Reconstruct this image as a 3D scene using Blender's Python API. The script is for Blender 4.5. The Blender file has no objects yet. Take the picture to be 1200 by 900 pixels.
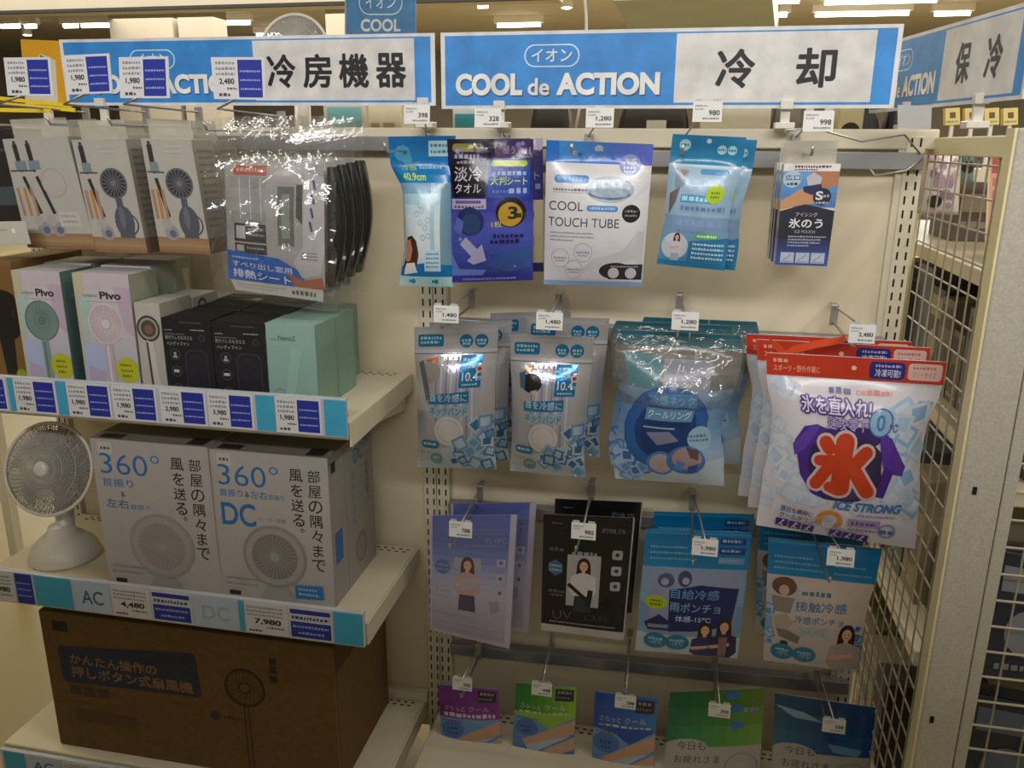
import bpy, bmesh, math, random
from mathutils import Vector, Matrix, noise
S = bpy.context.scene
C = S.collection
PI = math.pi

# ------------------------------------------------------------------ camera
FPX = 980.0                                   # focal length in pixels of the 1200x900 frame
_n = Vector((577 - 600, 3866 - 450, FPX)).normalized()          # straight down, camera axes (x right, y down, z ahead)
_d = Vector((808 - 600, 170 - 450, FPX)); _d = (_d - _n * _n.dot(_d)).normalized()   # straight into the shelf
_u = -_n
_x = _d.cross(_u)
CAM = Vector((0, -1.6627, 1.45))              # eye height 1.45 m, shelf back panel is the plane y = 0
ROT = Matrix((_x, _d, _u))                    # camera axes -> world
cam = bpy.data.cameras.new('camera'); cam.sensor_fit = 'HORIZONTAL'; cam.sensor_width = 36
cam.lens = 36 * FPX / 1200; cam.clip_start = 0.02; cam.clip_end = 100
co = bpy.data.objects.new('camera', cam); C.objects.link(co)
M = (ROT @ Matrix(((1, 0, 0), (0, -1, 0), (0, 0, -1)))).to_4x4(); M.translation = CAM
co.matrix_world = M
S.camera = co

def ray(px, py): return ROT @ Vector((px - 600, py - 450, FPX))
def at(px, py, Y=0.0): r = ray(px, py); return CAM + r * ((Y - CAM.y) / r.y)
def atz(px, py, Z): r = ray(px, py); return CAM + r * ((Z - CAM.z) / r.z)
def atx(px, py, X): r = ray(px, py); return CAM + r * ((X - CAM.x) / r.x)

# ------------------------------------------------------------------ world, lamps, exposure
W = bpy.data.worlds.new('store_air'); S.world = W; W.use_nodes = True
W.node_tree.nodes['Background'].inputs[0].default_value = (0.95, 0.96, 1.0, 1)
W.node_tree.nodes['Background'].inputs[1].default_value = 0.012
S.view_settings.view_transform = 'Standard'; S.view_settings.look = 'None'
S.view_settings.gamma = 1; S.view_settings.use_curve_mapping = False
S.view_settings.exposure = -0.06
S.cycles.max_bounces = 6; S.cycles.transparent_max_bounces = 16

def lamp(name, loc, size, power, col, rot=(0, 0, 0)):
    l = bpy.data.lights.new(name, 'AREA'); l.shape = 'RECTANGLE'; l.size, l.size_y = size
    l.energy = power; l.color = col
    o = bpy.data.objects.new(name, l); o.location = loc; o.rotation_euler = rot; C.objects.link(o)
    return o
lamp('lamp_over_bay', (0.30, -0.70, 2.60), (2.3, 0.08), 8, (1.0, 0.96, 0.88))
lamp('lamps_next_aisle', (0.0, -4.6, 3.30), (5.0, 1.5), 420, (1.0, 0.98, 0.965))
lamp('fill_over_aisle', (-0.4, -2.1, 2.75), (3.4, 0.10), 3.5, (1.0, 0.98, 0.97))  # added fill that brightens the dark lower rows, not a store fixture
lamp('lamps_far_store', (-1.0, 9.5, 3.30), (16, 6), 2100, (1.0, 0.95, 0.86))
lamp('lamp_left_aisle', (-3.4, 0.9, 3.2), (1.2, 2.5), 56, (1.0, 0.87, 0.52))
lamp('lamp_side_rack', (1.6, -0.6, 3.0), (0.12, 2.2), 30, (1.0, 0.92, 0.72))

# ------------------------------------------------------------------ materials
def lin(c):
    if isinstance(c, str):
        c = c.lstrip('#'); c = [int(c[i:i + 2], 16) / 255 for i in (0, 2, 4)]
    return tuple(x / 12.92 if x <= 0.04045 else ((x + 0.055) / 1.055) ** 2.4 for x in c[:3]) + (1.0,)

def mat(name, col=None, rough=0.5, metal=0.0, bump=0.0, scale=60.0, vary=0.0, emit=0.0, coat=0.0, trans=0.0):
    """procedural principled material; col None reads the print colours of the mesh"""
    m = bpy.data.materials.new(name); m.use_nodes = True
    nt = m.node_tree; b = nt.nodes['Principled BSDF']; L = nt.links
    b.inputs['Roughness'].default_value = rough; b.inputs['Metallic'].default_value = metal
    b.inputs['Coat Weight'].default_value = coat; b.inputs['Coat Roughness'].default_value = 0.12
    tc = nt.nodes.new('ShaderNodeTexCoord')
    nz = nt.nodes.new('ShaderNodeTexNoise'); nz.inputs['Scale'].default_value = scale
    nz.inputs['Detail'].default_value = 3
    L.new(tc.outputs['Object'], nz.inputs['Vector'])
    if col is None:
        a = nt.nodes.new('ShaderNodeAttribute'); a.attribute_name = 'Col'; src = a.outputs['Color']
    else:
        r = nt.nodes.new('ShaderNodeRGB'); r.outputs[0].default_value = lin(col); src = r.outputs[0]
    if vary:
        mp = nt.nodes.new('ShaderNodeMapRange'); mp.inputs['To Min'].default_value = 1 - vary; mp.inputs['To Max'].default_value = 1 + vary
        mp.inputs['From Min'].default_value = 0.3; mp.inputs['From Max'].default_value = 0.7
        L.new(nz.outputs['Fac'], mp.inputs['Value'])
        mx = nt.nodes.new('ShaderNodeMix'); mx.data_type = 'RGBA'; mx.blend_type = 'MULTIPLY'; mx.inputs[0].default_value = 1
        L.new(src, mx.inputs[6]); L.new(mp.outputs[0], mx.inputs[7]); src = mx.outputs[2]
    L.new(src, b.inputs['Base Color'])
    if bump:
        bp = nt.nodes.new('ShaderNodeBump'); bp.inputs['Strength'].default_value = bump; bp.inputs['Distance'].default_value = 0.004
        L.new(nz.outputs['Fac'], bp.inputs['Height']); L.new(bp.outputs[0], b.inputs['Normal'])
    if emit:
        b.inputs['Emission Color'].default_value = lin(col); b.inputs['Emission Strength'].default_value = emit
    if trans: b.inputs['Transmission Weight'].default_value = trans
    return m

def clear_mat(name, clear=0.8, tint='#ffffff', rough=0.08, bump=0.35, scale=35, gloss=1.0):
    """thin plastic film: see-through, a little milky (1 - clear), with a wrinkled sheen"""
    m = bpy.data.materials.new(name); m.use_nodes = True
    nt = m.node_tree; L = nt.links; b = nt.nodes['Principled BSDF']; out = nt.nodes['Material Output']
    b.inputs['Base Color'].default_value = lin(tint); b.inputs['Roughness'].default_value = 0.4
    tr = nt.nodes.new('ShaderNodeBsdfTransparent'); mx = nt.nodes.new('ShaderNodeMixShader'); mx.inputs[0].default_value = 1 - clear
    gl = nt.nodes.new('ShaderNodeBsdfGlossy'); gl.inputs['Roughness'].default_value = rough; m2 = nt.nodes.new('ShaderNodeMixShader')
    fr = nt.nodes.new('ShaderNodeLayerWeight'); fr.inputs[0].default_value = 0.5      # same from both sides of the film
    pw = nt.nodes.new('ShaderNodeMath'); pw.operation = 'POWER'; pw.inputs[1].default_value = 3.5; L.new(fr.outputs['Facing'], pw.inputs[0])
    nz = nt.nodes.new('ShaderNodeTexNoise'); nz.inputs['Scale'].default_value = scale; nz.inputs['Detail'].default_value = 2
    nz.inputs['Distortion'].default_value = 1.2
    tc = nt.nodes.new('ShaderNodeTexCoord'); L.new(tc.outputs['Object'], nz.inputs['Vector'])
    bp = nt.nodes.new('ShaderNodeBump'); bp.inputs['Strength'].default_value = bump; bp.inputs['Distance'].default_value = 0.01
    L.new(nz.outputs['Fac'], bp.inputs['Height'])
    for n in (b, fr, gl): L.new(bp.outputs[0], n.inputs['Normal'])
    ml = nt.nodes.new('ShaderNodeMath'); ml.operation = 'MULTIPLY_ADD'; ml.use_clamp = True; ml.inputs[1].default_value = 0.7 * gloss; ml.inputs[2].default_value = 0.06 * gloss; L.new(pw.outputs[0], ml.inputs[0])
    L.new(tr.outputs[0], mx.inputs[1]); L.new(b.outputs[0], mx.inputs[2])
    L.new(ml.outputs[0], m2.inputs[0]); L.new(mx.outputs[0], m2.inputs[1]); L.new(gl.outputs[0], m2.inputs[2]); L.new(m2.outputs[0], out.inputs['Surface'])
    return m

MT = dict(
    film=mat('printed_film', None, 0.24, bump=0.42, scale=26, coat=0.22),
    card=mat('printed_card', None, 0.55, vary=0.03, scale=40),
    sign=mat('printed_sign', None, 0.45, vary=0.16, scale=22),
    foil=mat('printed_foil', None, 0.20, metal=0.50, bump=0.5, scale=26, coat=0.6),
    kraft=mat('corrugated_kraft', None, 0.8, vary=0.10, scale=55, bump=0.1),
    steel=mat('cream_painted_steel', '#d8d0b8', 0.42, vary=0.03, scale=9),
    panel=mat('cream_back_panel', '#e2d5b8', 0.5, vary=0.03, scale=5),
    postp=mat('grey_painted_post', '#b7b2a6', 0.6, vary=0.10, scale=260, bump=0.1),
    frame=mat('ivory_painted_frame', '#e6dcae', 0.45, vary=0.03, scale=14),
    bar=mat('grey_steel_bar', '#8f8f90', 0.38, metal=0.5, vary=0.05, scale=14),
    chrome=mat('chromed_wire', '#b9b7b2', 0.3, metal=0.7),
    wire=mat('ivory_coated_wire', '#a39c86', 0.4, vary=0.03),
    dark=mat('dark_void', '#15120f', 0.8),
    rail=mat('clear_price_rail', '#c3c8d4', 0.25, coat=0.4),
    white=mat('white_plastic', '#dedad2', 0.35, coat=0.2, vary=0.02),
    neutral=mat('pale_grey_steel', '#a9aaae', 0.6),
    grille=mat('grey_white_wire', '#b9b5af', 0.4),
    grey=mat('grey_plastic', '#6f6d6a', 0.45),
    floor=mat('cream_vinyl_floor', '#9c8f6c', 0.35, vary=0.06, scale=3),
    ceil=mat('beige_ceiling', '#b0a48e', 0.8, vary=0.04, scale=2),
    soffit=mat('beige_soffit', '#8f8776', 0.8, vary=0.04, scale=2),
    olive=mat('olive_soffit', '#7c8070', 0.7, vary=0.05, scale=2),
    tube=mat('lit_tube', '#fff6e4', 0.5, emit=9.0),
    clear=clear_mat('clear_wrapper', 0.975, rough=0.07, gloss=1.7),
    clearhang=clear_mat('clear_hang_tab', 0.55, '#cfcabc', 0.2, 0.05),
    mist=clear_mat('frosted_pouch', 0.95, '#d9d9e4', 0.25, 0.15),
    plastictag=clear_mat('clear_tag_sleeve', 0.30, '#d9dadc', 0.18, 0.02),
)

# ------------------------------------------------------------------ object helpers
def link(o, parent=None):
    C.objects.link(o)
    if parent: o.parent = parent
    return o
def thing(name, label, cat, loc=(0, 0, 0), group=None):
    o = bpy.data.objects.new(name, None); o.empty_display_size = 0.03; link(o)
    o.location = loc; tag(o, label, cat, group); return o
def tag(o, label, cat, group=None, kind=None):
    o['label'] = label; o['category'] = cat
    if group: o['group'] = group
    if kind: o['kind'] = kind
    return o

class MB:
    """mesh collector with a colour per face"""
    def __init__(s): s.v = []; s.f = []; s.c = []
    def add(s, vs, fs, col='#808080'):
        b = len(s.v); s.v += [Vector(p) for p in vs]
        s.f += [tuple(i + b for i in f) for f in fs]; s.c += [col] * len(fs); return s
    def box(s, x0, y0, z0, x1, y1, z1, col='#808080'):
        x0, x1 = sorted((x0, x1)); y0, y1 = sorted((y0, y1)); z0, z1 = sorted((z0, z1))
        p = [(x0, y0, z0), (x1, y0, z0), (x1, y1, z0), (x0, y1, z0), (x0, y0, z1), (x1, y0, z1), (x1, y1, z1), (x0, y1, z1)]
        return s.add(p, [(3, 2, 1, 0), (4, 5, 6, 7), (0, 1, 5, 4), (1, 2, 6, 5), (2, 3, 7, 6), (3, 0, 4, 7)], col)
    def hexa(s, p, col='#808080'):      # 8 points: bottom ring then top ring
        return s.add(p, [(3, 2, 1, 0), (4, 5, 6, 7), (0, 1, 5, 4), (1, 2, 6, 5), (2, 3, 7, 6), (3, 0, 4, 7)], col)
    def beam(s, a, b, w, h, col='#808080'):   # rectangular bar from a to b, w across, h along z
        a = Vector(a); b = Vector(b); d = (b - a).normalized()
        sd = d.cross(Vector((0, 0, 1))); sd = sd.normalized() * w / 2 if sd.length > 1e-6 else Vector((w / 2, 0, 0))
        up = sd.cross(d).normalized() * h / 2
        return s.hexa([a - sd - up, a + sd - up, b + sd - up, b - sd - up, a - sd + up, a + sd + up, b + sd + up, b - sd + up], col)
    def tube(s, pts, r, n=6, col='#808080', closed=False):
        pts = [Vector(p) for p in pts]; rings = []; m = len(pts)
        up = None
        for i, p in enumerate(pts):
            if closed: d = pts[(i + 1) % m] - pts[i - 1]
            else: d = pts[min(i + 1, m - 1)] - pts[max(i - 1, 0)]
            d.normalize()
            if up is None: up = Vector((0, 0, 1)) if abs(d.z) < 0.9 else Vector((1, 0, 0))
            a = d.cross(up)
            if a.length < 1e-4: a = d.cross(Vector((0.3, 1, 0.2)))
            a.normalize(); bvec = a.cross(d).normalized(); up = bvec
            rr = r[i] if isinstance(r, (list, tuple)) else r
            rings.append([p + (a * math.cos(2 * PI * k / n) + bvec * math.sin(2 * PI * k / n)) * rr for k in range(n)])
        vs = [q for R in rings for q in R]; fs = []
        for i in range(m if closed else m - 1):
            j = (i + 1) % m
            for k in range(n):
                l = (k + 1) % n; fs.append((i * n + k, i * n + l, j * n + l, j * n + k))
        if not closed: fs.append(tuple(range(n))[::-1]); fs.append(tuple((m - 1) * n + k for k in range(n)))
        return s.add(vs, fs, col)
    def lathe(s, prof, n=32, col='#808080', axis='z', cx=0, cy=0, cz=0):   # prof: (radius, height)
        vs = []; fs = []
        for r, h in prof:
            for k in range(n):
                a = 2 * PI * k / n; x, y = r * math.cos(a), r * math.sin(a)
                vs.append((cx + x, cy + y, cz + h) if axis == 'z' else (cx + x, cy + h, cz + y))
        for i in range(len(prof) - 1):
            for k in range(n):
                l = (k + 1) % n; fs.append((i * n + k, i * n + l, (i + 1) * n + l, (i + 1) * n + k))
        fs.append(tuple(range(n))[::-1]); fs.append(tuple((len(prof) - 1) * n + k for k in range(n)))
        return s.add(vs, fs, col)
    def build(s, name, m, parent=None, loc=None, smooth=False, bevel=0.0, xf=None):
        off = Vector(loc) if loc else Vector((0, 0, 0))
        me = bpy.data.meshes.new(name)
        me.from_pydata([(xf @ p if xf else p) - off for p in s.v], [], s.f)
        me.validate(); bm = bmesh.new(); bm.from_mesh(me)
        bmesh.ops.recalc_face_normals(bm, faces=bm.faces); bm.to_mesh(me); bm.free()
        ca = me.color_attributes.new('Col', 'FLOAT_COLOR', 'CORNER'); cache = {}
        buf = []
        for p in me.polygons:
            k = s.c[p.index] if p.index < len(s.c) else '#808080'
            if k not in cache: cache[k] = lin(k)
            buf += cache[k] * p.loop_total
        ca.data.foreach_set('color', buf)
        if smooth: me.shade_smooth()
        me.materials.append(MT[m] if isinstance(m, str) else m)
        o = bpy.data.objects.new(name, me); link(o, parent)
        if bevel:
            md = o.modifiers.new('edge', 'BEVEL'); md.width = bevel; md.segments = 2; md.limit_method = 'ANGLE'
        return o

def dup(root, d=(0, 0, 0), label=None, rz=0):
    r = root.copy(); link(r); r.location = root.location + Vector(d); r.rotation_euler.z += rz
    if label: r['label'] = label
    for ch in root.children:
        c = ch.copy(); link(c, r)
        for g in ch.children:
            e = g.copy(); link(e, c)
    return r

# ------------------------------------------------------------------ printing
_gl = {}
def glyphs(body, bold=0.0, shear=0.0):
    k = (body, bold, shear)
    if k not in _gl:
        c = bpy.data.curves.new('lettering', 'FONT'); c.body = body; c.size = 1; c.resolution_u = (5 if body.isascii() else 3) if len(body) > 1 else 5; c.offset = bold; c.shear = shear
        o = bpy.data.objects.new('lettering', c); C.objects.link(o)
        dg = bpy.context.evaluated_depsgraph_get(); dg.update()
        me = bpy.data.meshes.new_from_object(o.evaluated_get(dg))
        vs = [(v.co.x, v.co.y) for v in me.vertices]; fs = [tuple(p.vertices) for p in me.polygons]
        bpy.data.objects.remove(o); bpy.data.curves.remove(c); bpy.data.meshes.remove(me)
        _gl[k] = (vs, fs)
    return _gl[k]

def cool(c):
    """printing inks: keep the cyans of the pouches blue rather than green"""
    import colorsys
    r, g, b = [int(c[i:i + 2], 16) / 255 for i in (1, 3, 5)]; h, sa, v = colorsys.rgb_to_hsv(r, g, b)
    if 0.47 < h < 0.575 and sa > 0.3: h += 0.022; v *= 0.93; sa = min(1, sa * 1.08)
    r, g, b = colorsys.hsv_to_rgb(h, sa, v); return '#%02x%02x%02x' % (int(r * 255), int(g * 255), int(b * 255))
class Face:
    """a quad in space (top left, top right, bottom right, bottom left), optionally bulged, that print is mapped on"""
    def __init__(s, A, B, Cc, D, bulge=None, edge=None):
        s.A, s.B, s.C, s.D = [Vector(p) for p in (A, B, Cc, D)]
        s.N = ((s.D - s.A).cross(s.B - s.A)).normalized()
        s.w = ((s.B - s.A).length + (s.C - s.D).length) / 2; s.h = ((s.D - s.A).length + (s.C - s.B).length) / 2
        s.ar = s.w / s.h; s.bulge = bulge; s.edge = edge
    def P(s, u, v, off=0.0):
        uu = u
        if s.edge:
            l = r = 0.0
            e = s.edge
            for (v0, l0, r0), (v1, l1, r1) in zip(e, e[1:]):
                if v0 <= v <= v1:
                    t = (v - v0) / (v1 - v0) if v1 > v0 else 0; t = t * t * (3 - 2 * t)
                    l = l0 + (l1 - l0) * t; r = r0 + (r1 - r0) * t; break
            uu = l + u * (1 + r - l)
        p = (s.A * (1 - uu) + s.B * uu) * (1 - v) + (s.D * (1 - uu) + s.C * uu) * v
        h = s.bulge(u, v) if s.bulge else 0.0
        return p + s.N * (h + off)

class Ink:
    def __init__(s, ar): s.ar = ar; s.it = []; s.n = 0; s.rnd = random.Random(7)
    def _a(s, vs, fs, col): s.n += 1; s.it.append((vs, fs, col, s.n)); return s
    def rect(s, u0, v0, u1, v1, col): return s._a([(u0, v0), (u1, v0), (u1, v1), (u0, v1)], [(0, 1, 2, 3)], col)
    def poly(s, pts, col): return s._a(list(pts), [tuple(range(len(pts)))], col)
    def ell(s, u, v, r, col, ry=None, n=20):            # r in heights of the face
        ry = ry or r
        return s._a([(u + r / s.ar * math.cos(2 * PI * k / n), v + ry * math.sin(2 * PI * k / n)) for k in range(n)], [tuple(range(n))], col)
    def ring(s, u, v, r, t, col, n=28, a0=0, a1=2 * PI, ry=None):
        k = (ry or r) / r; vs = []; fs = []
        for i in range(n + 1):
            a = a0 + (a1 - a0) * i / n
            for q in (r, r - t): vs.append((u + q / s.ar * math.cos(a), v + q * k * math.sin(a)))
        for i in range(n): fs.append((2 * i, 2 * i + 1, 2 * i + 3, 2 * i + 2))
        return s._a(vs, fs, col)
    def pill(s, u0, v0, u1, v1, col, k=0.5):            # rounded rectangle, k = corner radius in heights of itself
        r = (v1 - v0) * k; ru = r / s.ar; pts = []
        for cu, cv, a in ((u1 - ru, v0 + r, -PI / 2), (u1 - ru, v1 - r, 0), (u0 + ru, v1 - r, PI / 2), (u0 + ru, v0 + r, PI)):
            for i in range(6): pts.append((cu + ru * math.cos(a + i * PI / 10), cv + r * math.sin(a + i * PI / 10)))
        return s.poly(pts, col)
    def line(s, u0, v0, u1, v1, t, col):
        du, dv = (u1 - u0) * s.ar, v1 - v0; l = math.hypot(du, dv) or 1; nu, nv = -dv / l * t / 2 / s.ar, du / l * t / 2
        return s.poly([(u0 + nu, v0 + nv), (u1 + nu, v1 + nv), (u1 - nu, v1 - nv), (u0 - nu, v0 - nv)], col)
    def text(s, body, u, v, h, col, w=None, al='l', bold=0.0, shear=0.0, skew=0.0):
        """v = top of the letters, h = their height, w = their width (else natural), all in face units; skew = fall per unit of u"""
        fat = 0.0
        if any(ord(c) > 255 for c in body): fat, bold = bold * 0.8, 0.0     # heavy kanji would clog as offset outlines
        vs, fs = glyphs(body, bold, shear)
        if not vs: return s
        x0 = min(p[0] for p in vs); x1 = max(p[0] for p in vs); y0 = min(p[1] for p in vs); y1 = max(p[1] for p in vs)
        if w is None: w = h * (x1 - x0) / (y1 - y0) / s.ar
        if al == 'c': u -= w / 2
        if al == 'r': u -= w
        q = [(u + (p[0] - x0) / (x1 - x0) * w, v + (y1 - p[1]) / (y1 - y0) * h + skew * (p[0] - x0) / (x1 - x0) * w) for p in vs]
        if fat:                                  # heavier weight: the outline printed several times, slightly shifted
            e = fat * h * (1.0 if len(body) < 3 else 1.0); Q = []; F = []
            k8 = 4 if len(body) > 3 and fat < 0.05 else 8
            for k in range(k8):
                a = 2 * PI * (k + 0.5) / k8; b = len(Q)
                Q += [(x + e * math.cos(a) / s.ar, y + e * math.sin(a)) for x, y in q]; F += [tuple(i + b for i in f) for f in fs]
            q, fs = Q, F
            m = len(Q) // k8; s.n += 1
            for k in range(k8): s.it.append((Q[k * m:(k + 1) * m], F[:len(F) // k8], col, s.n + 0.45 * k))
            s.n += math.ceil(0.45 * k8); return s
        return s._a(q, fs, col)
    def outl(s, body, u, v, h, col, oc, t=0.05, w=None, al='l', bold=0.0, shear=0.0, skew=0.0):
        g = t * h
        if any(ord(c) > 255 for c in body):
            s.text(body, u, v, h, oc, w, al, (bold + t) * 1.25, shear, skew); return s.text(body, u, v, h, col, w, al, bold, shear, skew)
        if w is None:
            vs, fs = glyphs(body, bold, shear); w = h * (max(p[0] for p in vs) - min(p[0] for p in vs)) / (max(p[1] for p in vs) - min(p[1] for p in vs)) / s.ar
        if al == 'c': u -= w / 2
        s.text(body, u - g / s.ar, v - g, h + 2 * g, oc, w + 2 * g / s.ar, 'l', bold + t, shear, skew)
        return s.text(body, u, v, h, col, w, 'l', bold, shear, skew)
    def cap(s, u0, v0, u1, v1, t, col):                   # a fat stroke with round ends
        s.line(u0, v0, u1, v1, t, col); s.ell(u0, v0, t / 2, col, n=14); s.ell(u1, v1, t / 2, col, n=14); return s
    def vtext(s, body, u, v, h, col, bold=0.0, du=0.0):
        for i, ch in enumerate(body):
            if ch == '。': s.ring(u + du * i + 0.25 * h / s.ar, v + i * h * 1.12 + h * 0.1, h * 0.14, h * 0.05, col, 12)
            else: s.text(ch, u + du * i, v + i * h * 1.12, h * 0.92, col, al='c', bold=bold)
        return s
    def dash(s, u0, v, u1, h, col, skew=0.0):             # a row of print too small to read
        u = u0; vs = []; fs = []
        while u < u1:
            w = s.rnd.uniform(0.5, 1.3) * h / s.ar; e = min(u + w, u1); k = s.rnd.uniform(0, 0.3) * h; b = len(vs)
            a0 = skew * (u - u0); a1 = skew * (e - u0)
            vs += [(u, v + k + a0), (e, v + k + a1), (e, v + h + a1), (u, v + h + a0)]; fs.append((b, b + 1, b + 2, b + 3)); u = e + 0.35 * h / s.ar
        if fs: s._a(vs, fs, col)
        return s
    def grad(s, u0, v0, u1, v1, cols, n=10):              # printed blend between colours, top to bottom
        def mixc(t):
            t *= len(cols) - 1; i = min(int(t), len(cols) - 2); f = t - i
            a = [int(cols[i][j:j + 2], 16) for j in (1, 3, 5)]; b = [int(cols[i + 1][j:j + 2], 16) for j in (1, 3, 5)]
            return '#%02x%02x%02x' % tuple(int(x + (y - x) * f) for x, y in zip(a, b))
        s.n += 1
        for i in range(n):
            a = v0 + (v1 - v0) * i / n; b = v0 + (v1 - v0) * (i + 1) / n
            s.it.append(([(u0, a), (u1, a), (u1, b), (u0, b)], [(0, 1, 2, 3)], mixc((i + 0.5) / n), s.n))
        return s
    def cubes(s, u0, v0, u1, v1, n, sz, cols, seed=1):    # printed ice cubes
        r = random.Random(seed)
        for i in range(n):
            cu, cv = r.uniform(u0, u1), r.uniform(v0, v1); a = r.uniform(0, PI); q = sz * r.uniform(0.7, 1.2)
            def R(k, a=a): return (k[0] * math.cos(a) - k[1] * math.sin(a), k[0] * math.sin(a) + k[1] * math.cos(a))
            for kk, c in ((1.0, cols[i % len(cols)]), (0.66, cols[(i + 1) % len(cols)])):
                s.poly([(cu + R(p)[0] * q * kk / s.ar, cv + R(p)[1] * q * kk) for p in ((-1, -1), (1, -1), (1, 1), (-1, 1))], c)
        return s
    def person(s, u, v, h, hair, top, bottom, skin='#d8a68c', arms=True, ln=1.0):  # printed half figure, v = top of head, h = height
        k = h / s.ar
        s.ell(u, v + 0.13 * h, 0.105 * h, hair, 0.13 * h)
        s.poly([(u - 0.11 * k, v + 0.13 * h), (u + 0.11 * k, v + 0.13 * h), (u + 0.12 * k, v + (0.28 + 0.06 * ln) * h), (u - 0.12 * k, v + (0.28 + 0.06 * ln) * h)], hair)
        s.ell(u, v + 0.155 * h, 0.066 * h, skin, 0.088 * h)
        s.rect(u - 0.03 * k, v + 0.22 * h, u + 0.03 * k, v + 0.29 * h, skin)
        s.poly([(u - 0.06 * k, v + 0.28 * h), (u + 0.06 * k, v + 0.28 * h), (u + 0.20 * k, v + 0.34 * h), (u + 0.22 * k, v + 0.62 * h), (u + 0.13 * k, v + 0.72 * h), (u - 0.13 * k, v + 0.72 * h), (u - 0.22 * k, v + 0.62 * h), (u - 0.20 * k, v + 0.34 * h)], top)
        s.poly([(u - 0.13 * k, v + 0.70 * h), (u + 0.13 * k, v + 0.70 * h), (u + 0.15 * k, v + h), (u - 0.15 * k, v + h)], bottom)
        for e in (-1, 1): s.ell(u + e * 0.026 * k, v + 0.145 * h, 0.010 * h, '#3a2a26', n=8)
        s.rect(u - 0.02 * k, v + 0.192 * h, u + 0.02 * k, v + 0.20 * h, '#a5544c')
        if arms: s.poly([(u - 0.21 * k, v + 0.5 * h), (u + 0.10 * k, v + 0.45 * h), (u + 0.11 * k, v + 0.50 * h), (u - 0.19 * k, v + 0.57 * h)], skin)
        return s
    def put(s, face, name, m, parent, loc, base=0.0006, step=0.00002, cut=0):
        """map the print onto a face as one mesh, pieces laid over one another"""
        bm = bmesh.new(); cl = bm.loops.layers.float_color.new('Col'); lay = bm.verts.layers.float.new('lay')
        cache = {}
        for vs, fs, col, n in s.it:
            if col not in cache: cache[col] = lin(cool(col) if m in ('film', 'foil') else col)
            bv = [bm.verts.new((p[0], -p[1], 0)) for p in vs]
            for b in bv: b[lay] = n
            for f in fs:
                try: fc = bm.faces.new([bv[i] for i in f])
                except ValueError: continue
                fc.normal_update()
                if fc.normal.z < 0: fc.normal_flip()
                for l in fc.loops: l[cl] = cache[col]
        ng = [f for f in bm.faces if len(f.verts) > 4]
        if ng: bmesh.ops.triangulate(bm, faces=ng)
        if cut:
            nu, nv = cut
            for i in range(1, nu):
                bmesh.ops.bisect_plane(bm, geom=bm.verts[:] + bm.edges[:] + bm.faces[:], dist=1e-6, plane_co=(i / nu, 0, 0), plane_no=(1, 0, 0))
            for i in range(1, nv):
                bmesh.ops.bisect_plane(bm, geom=bm.verts[:] + bm.edges[:] + bm.faces[:], dist=1e-6, plane_co=(0, -i / nv, 0), plane_no=(0, 1, 0))
            dn = Vector((nu, nv, 0)).normalized()
            for k in range(-nv + 1, nu):           # diagonals of the cells: u * nu - v * nv = k, with y = -v
                bmesh.ops.bisect_plane(bm, geom=bm.verts[:] + bm.edges[:] + bm.faces[:], dist=1e-7, plane_co=(k / nu, 0, 0), plane_no=dn)
            for f in bm.faces:                     # new vertices take the layer of their neighbours
                k = max(v[lay] for v in f.verts)
                for v in f.verts:
                    if not v[lay]: v[lay] = k
        loc = Vector(loc)
        fn = face.P
        if cut:                                      # follow the facets of the pouch exactly
            g = [[face.P(i / nu, j / nv) for i in range(nu + 1)] for j in range(nv + 1)]
            def fn(u, v, off):
                i = min(int(u * nu), nu - 1); j = min(int(v * nv), nv - 1); a = u * nu - i; b = v * nv - j
                p, q, r, w = g[j][i], g[j][i + 1], g[j + 1][i + 1], g[j + 1][i]
                o = p + (q - p) * a + (r - q) * b if a >= b else p + (r - w) * a + (w - p) * b
                return o + face.N * off
        for v in bm.verts: v.co = fn(min(max(v.co.x, 0), 1), min(max(-v.co.y, 0), 1), base + step * v[lay]) - loc
        me = bpy.data.meshes.new(name); bm.to_mesh(me); bm.free()
        if cut: me.shade_smooth()
        me.materials.append(MT[m]); o = bpy.data.objects.new(name, me); link(o, parent); return o

# ------------------------------------------------------------------ builders of goods
NU, NV = 12, 16
def quad(px, Y):
    Yt, Yb = Y if isinstance(Y, tuple) else (Y, Y)
    return [at(*px[0], Yt), at(*px[1], Yt), at(*px[2], Yb), at(*px[3], Yb)]

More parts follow.
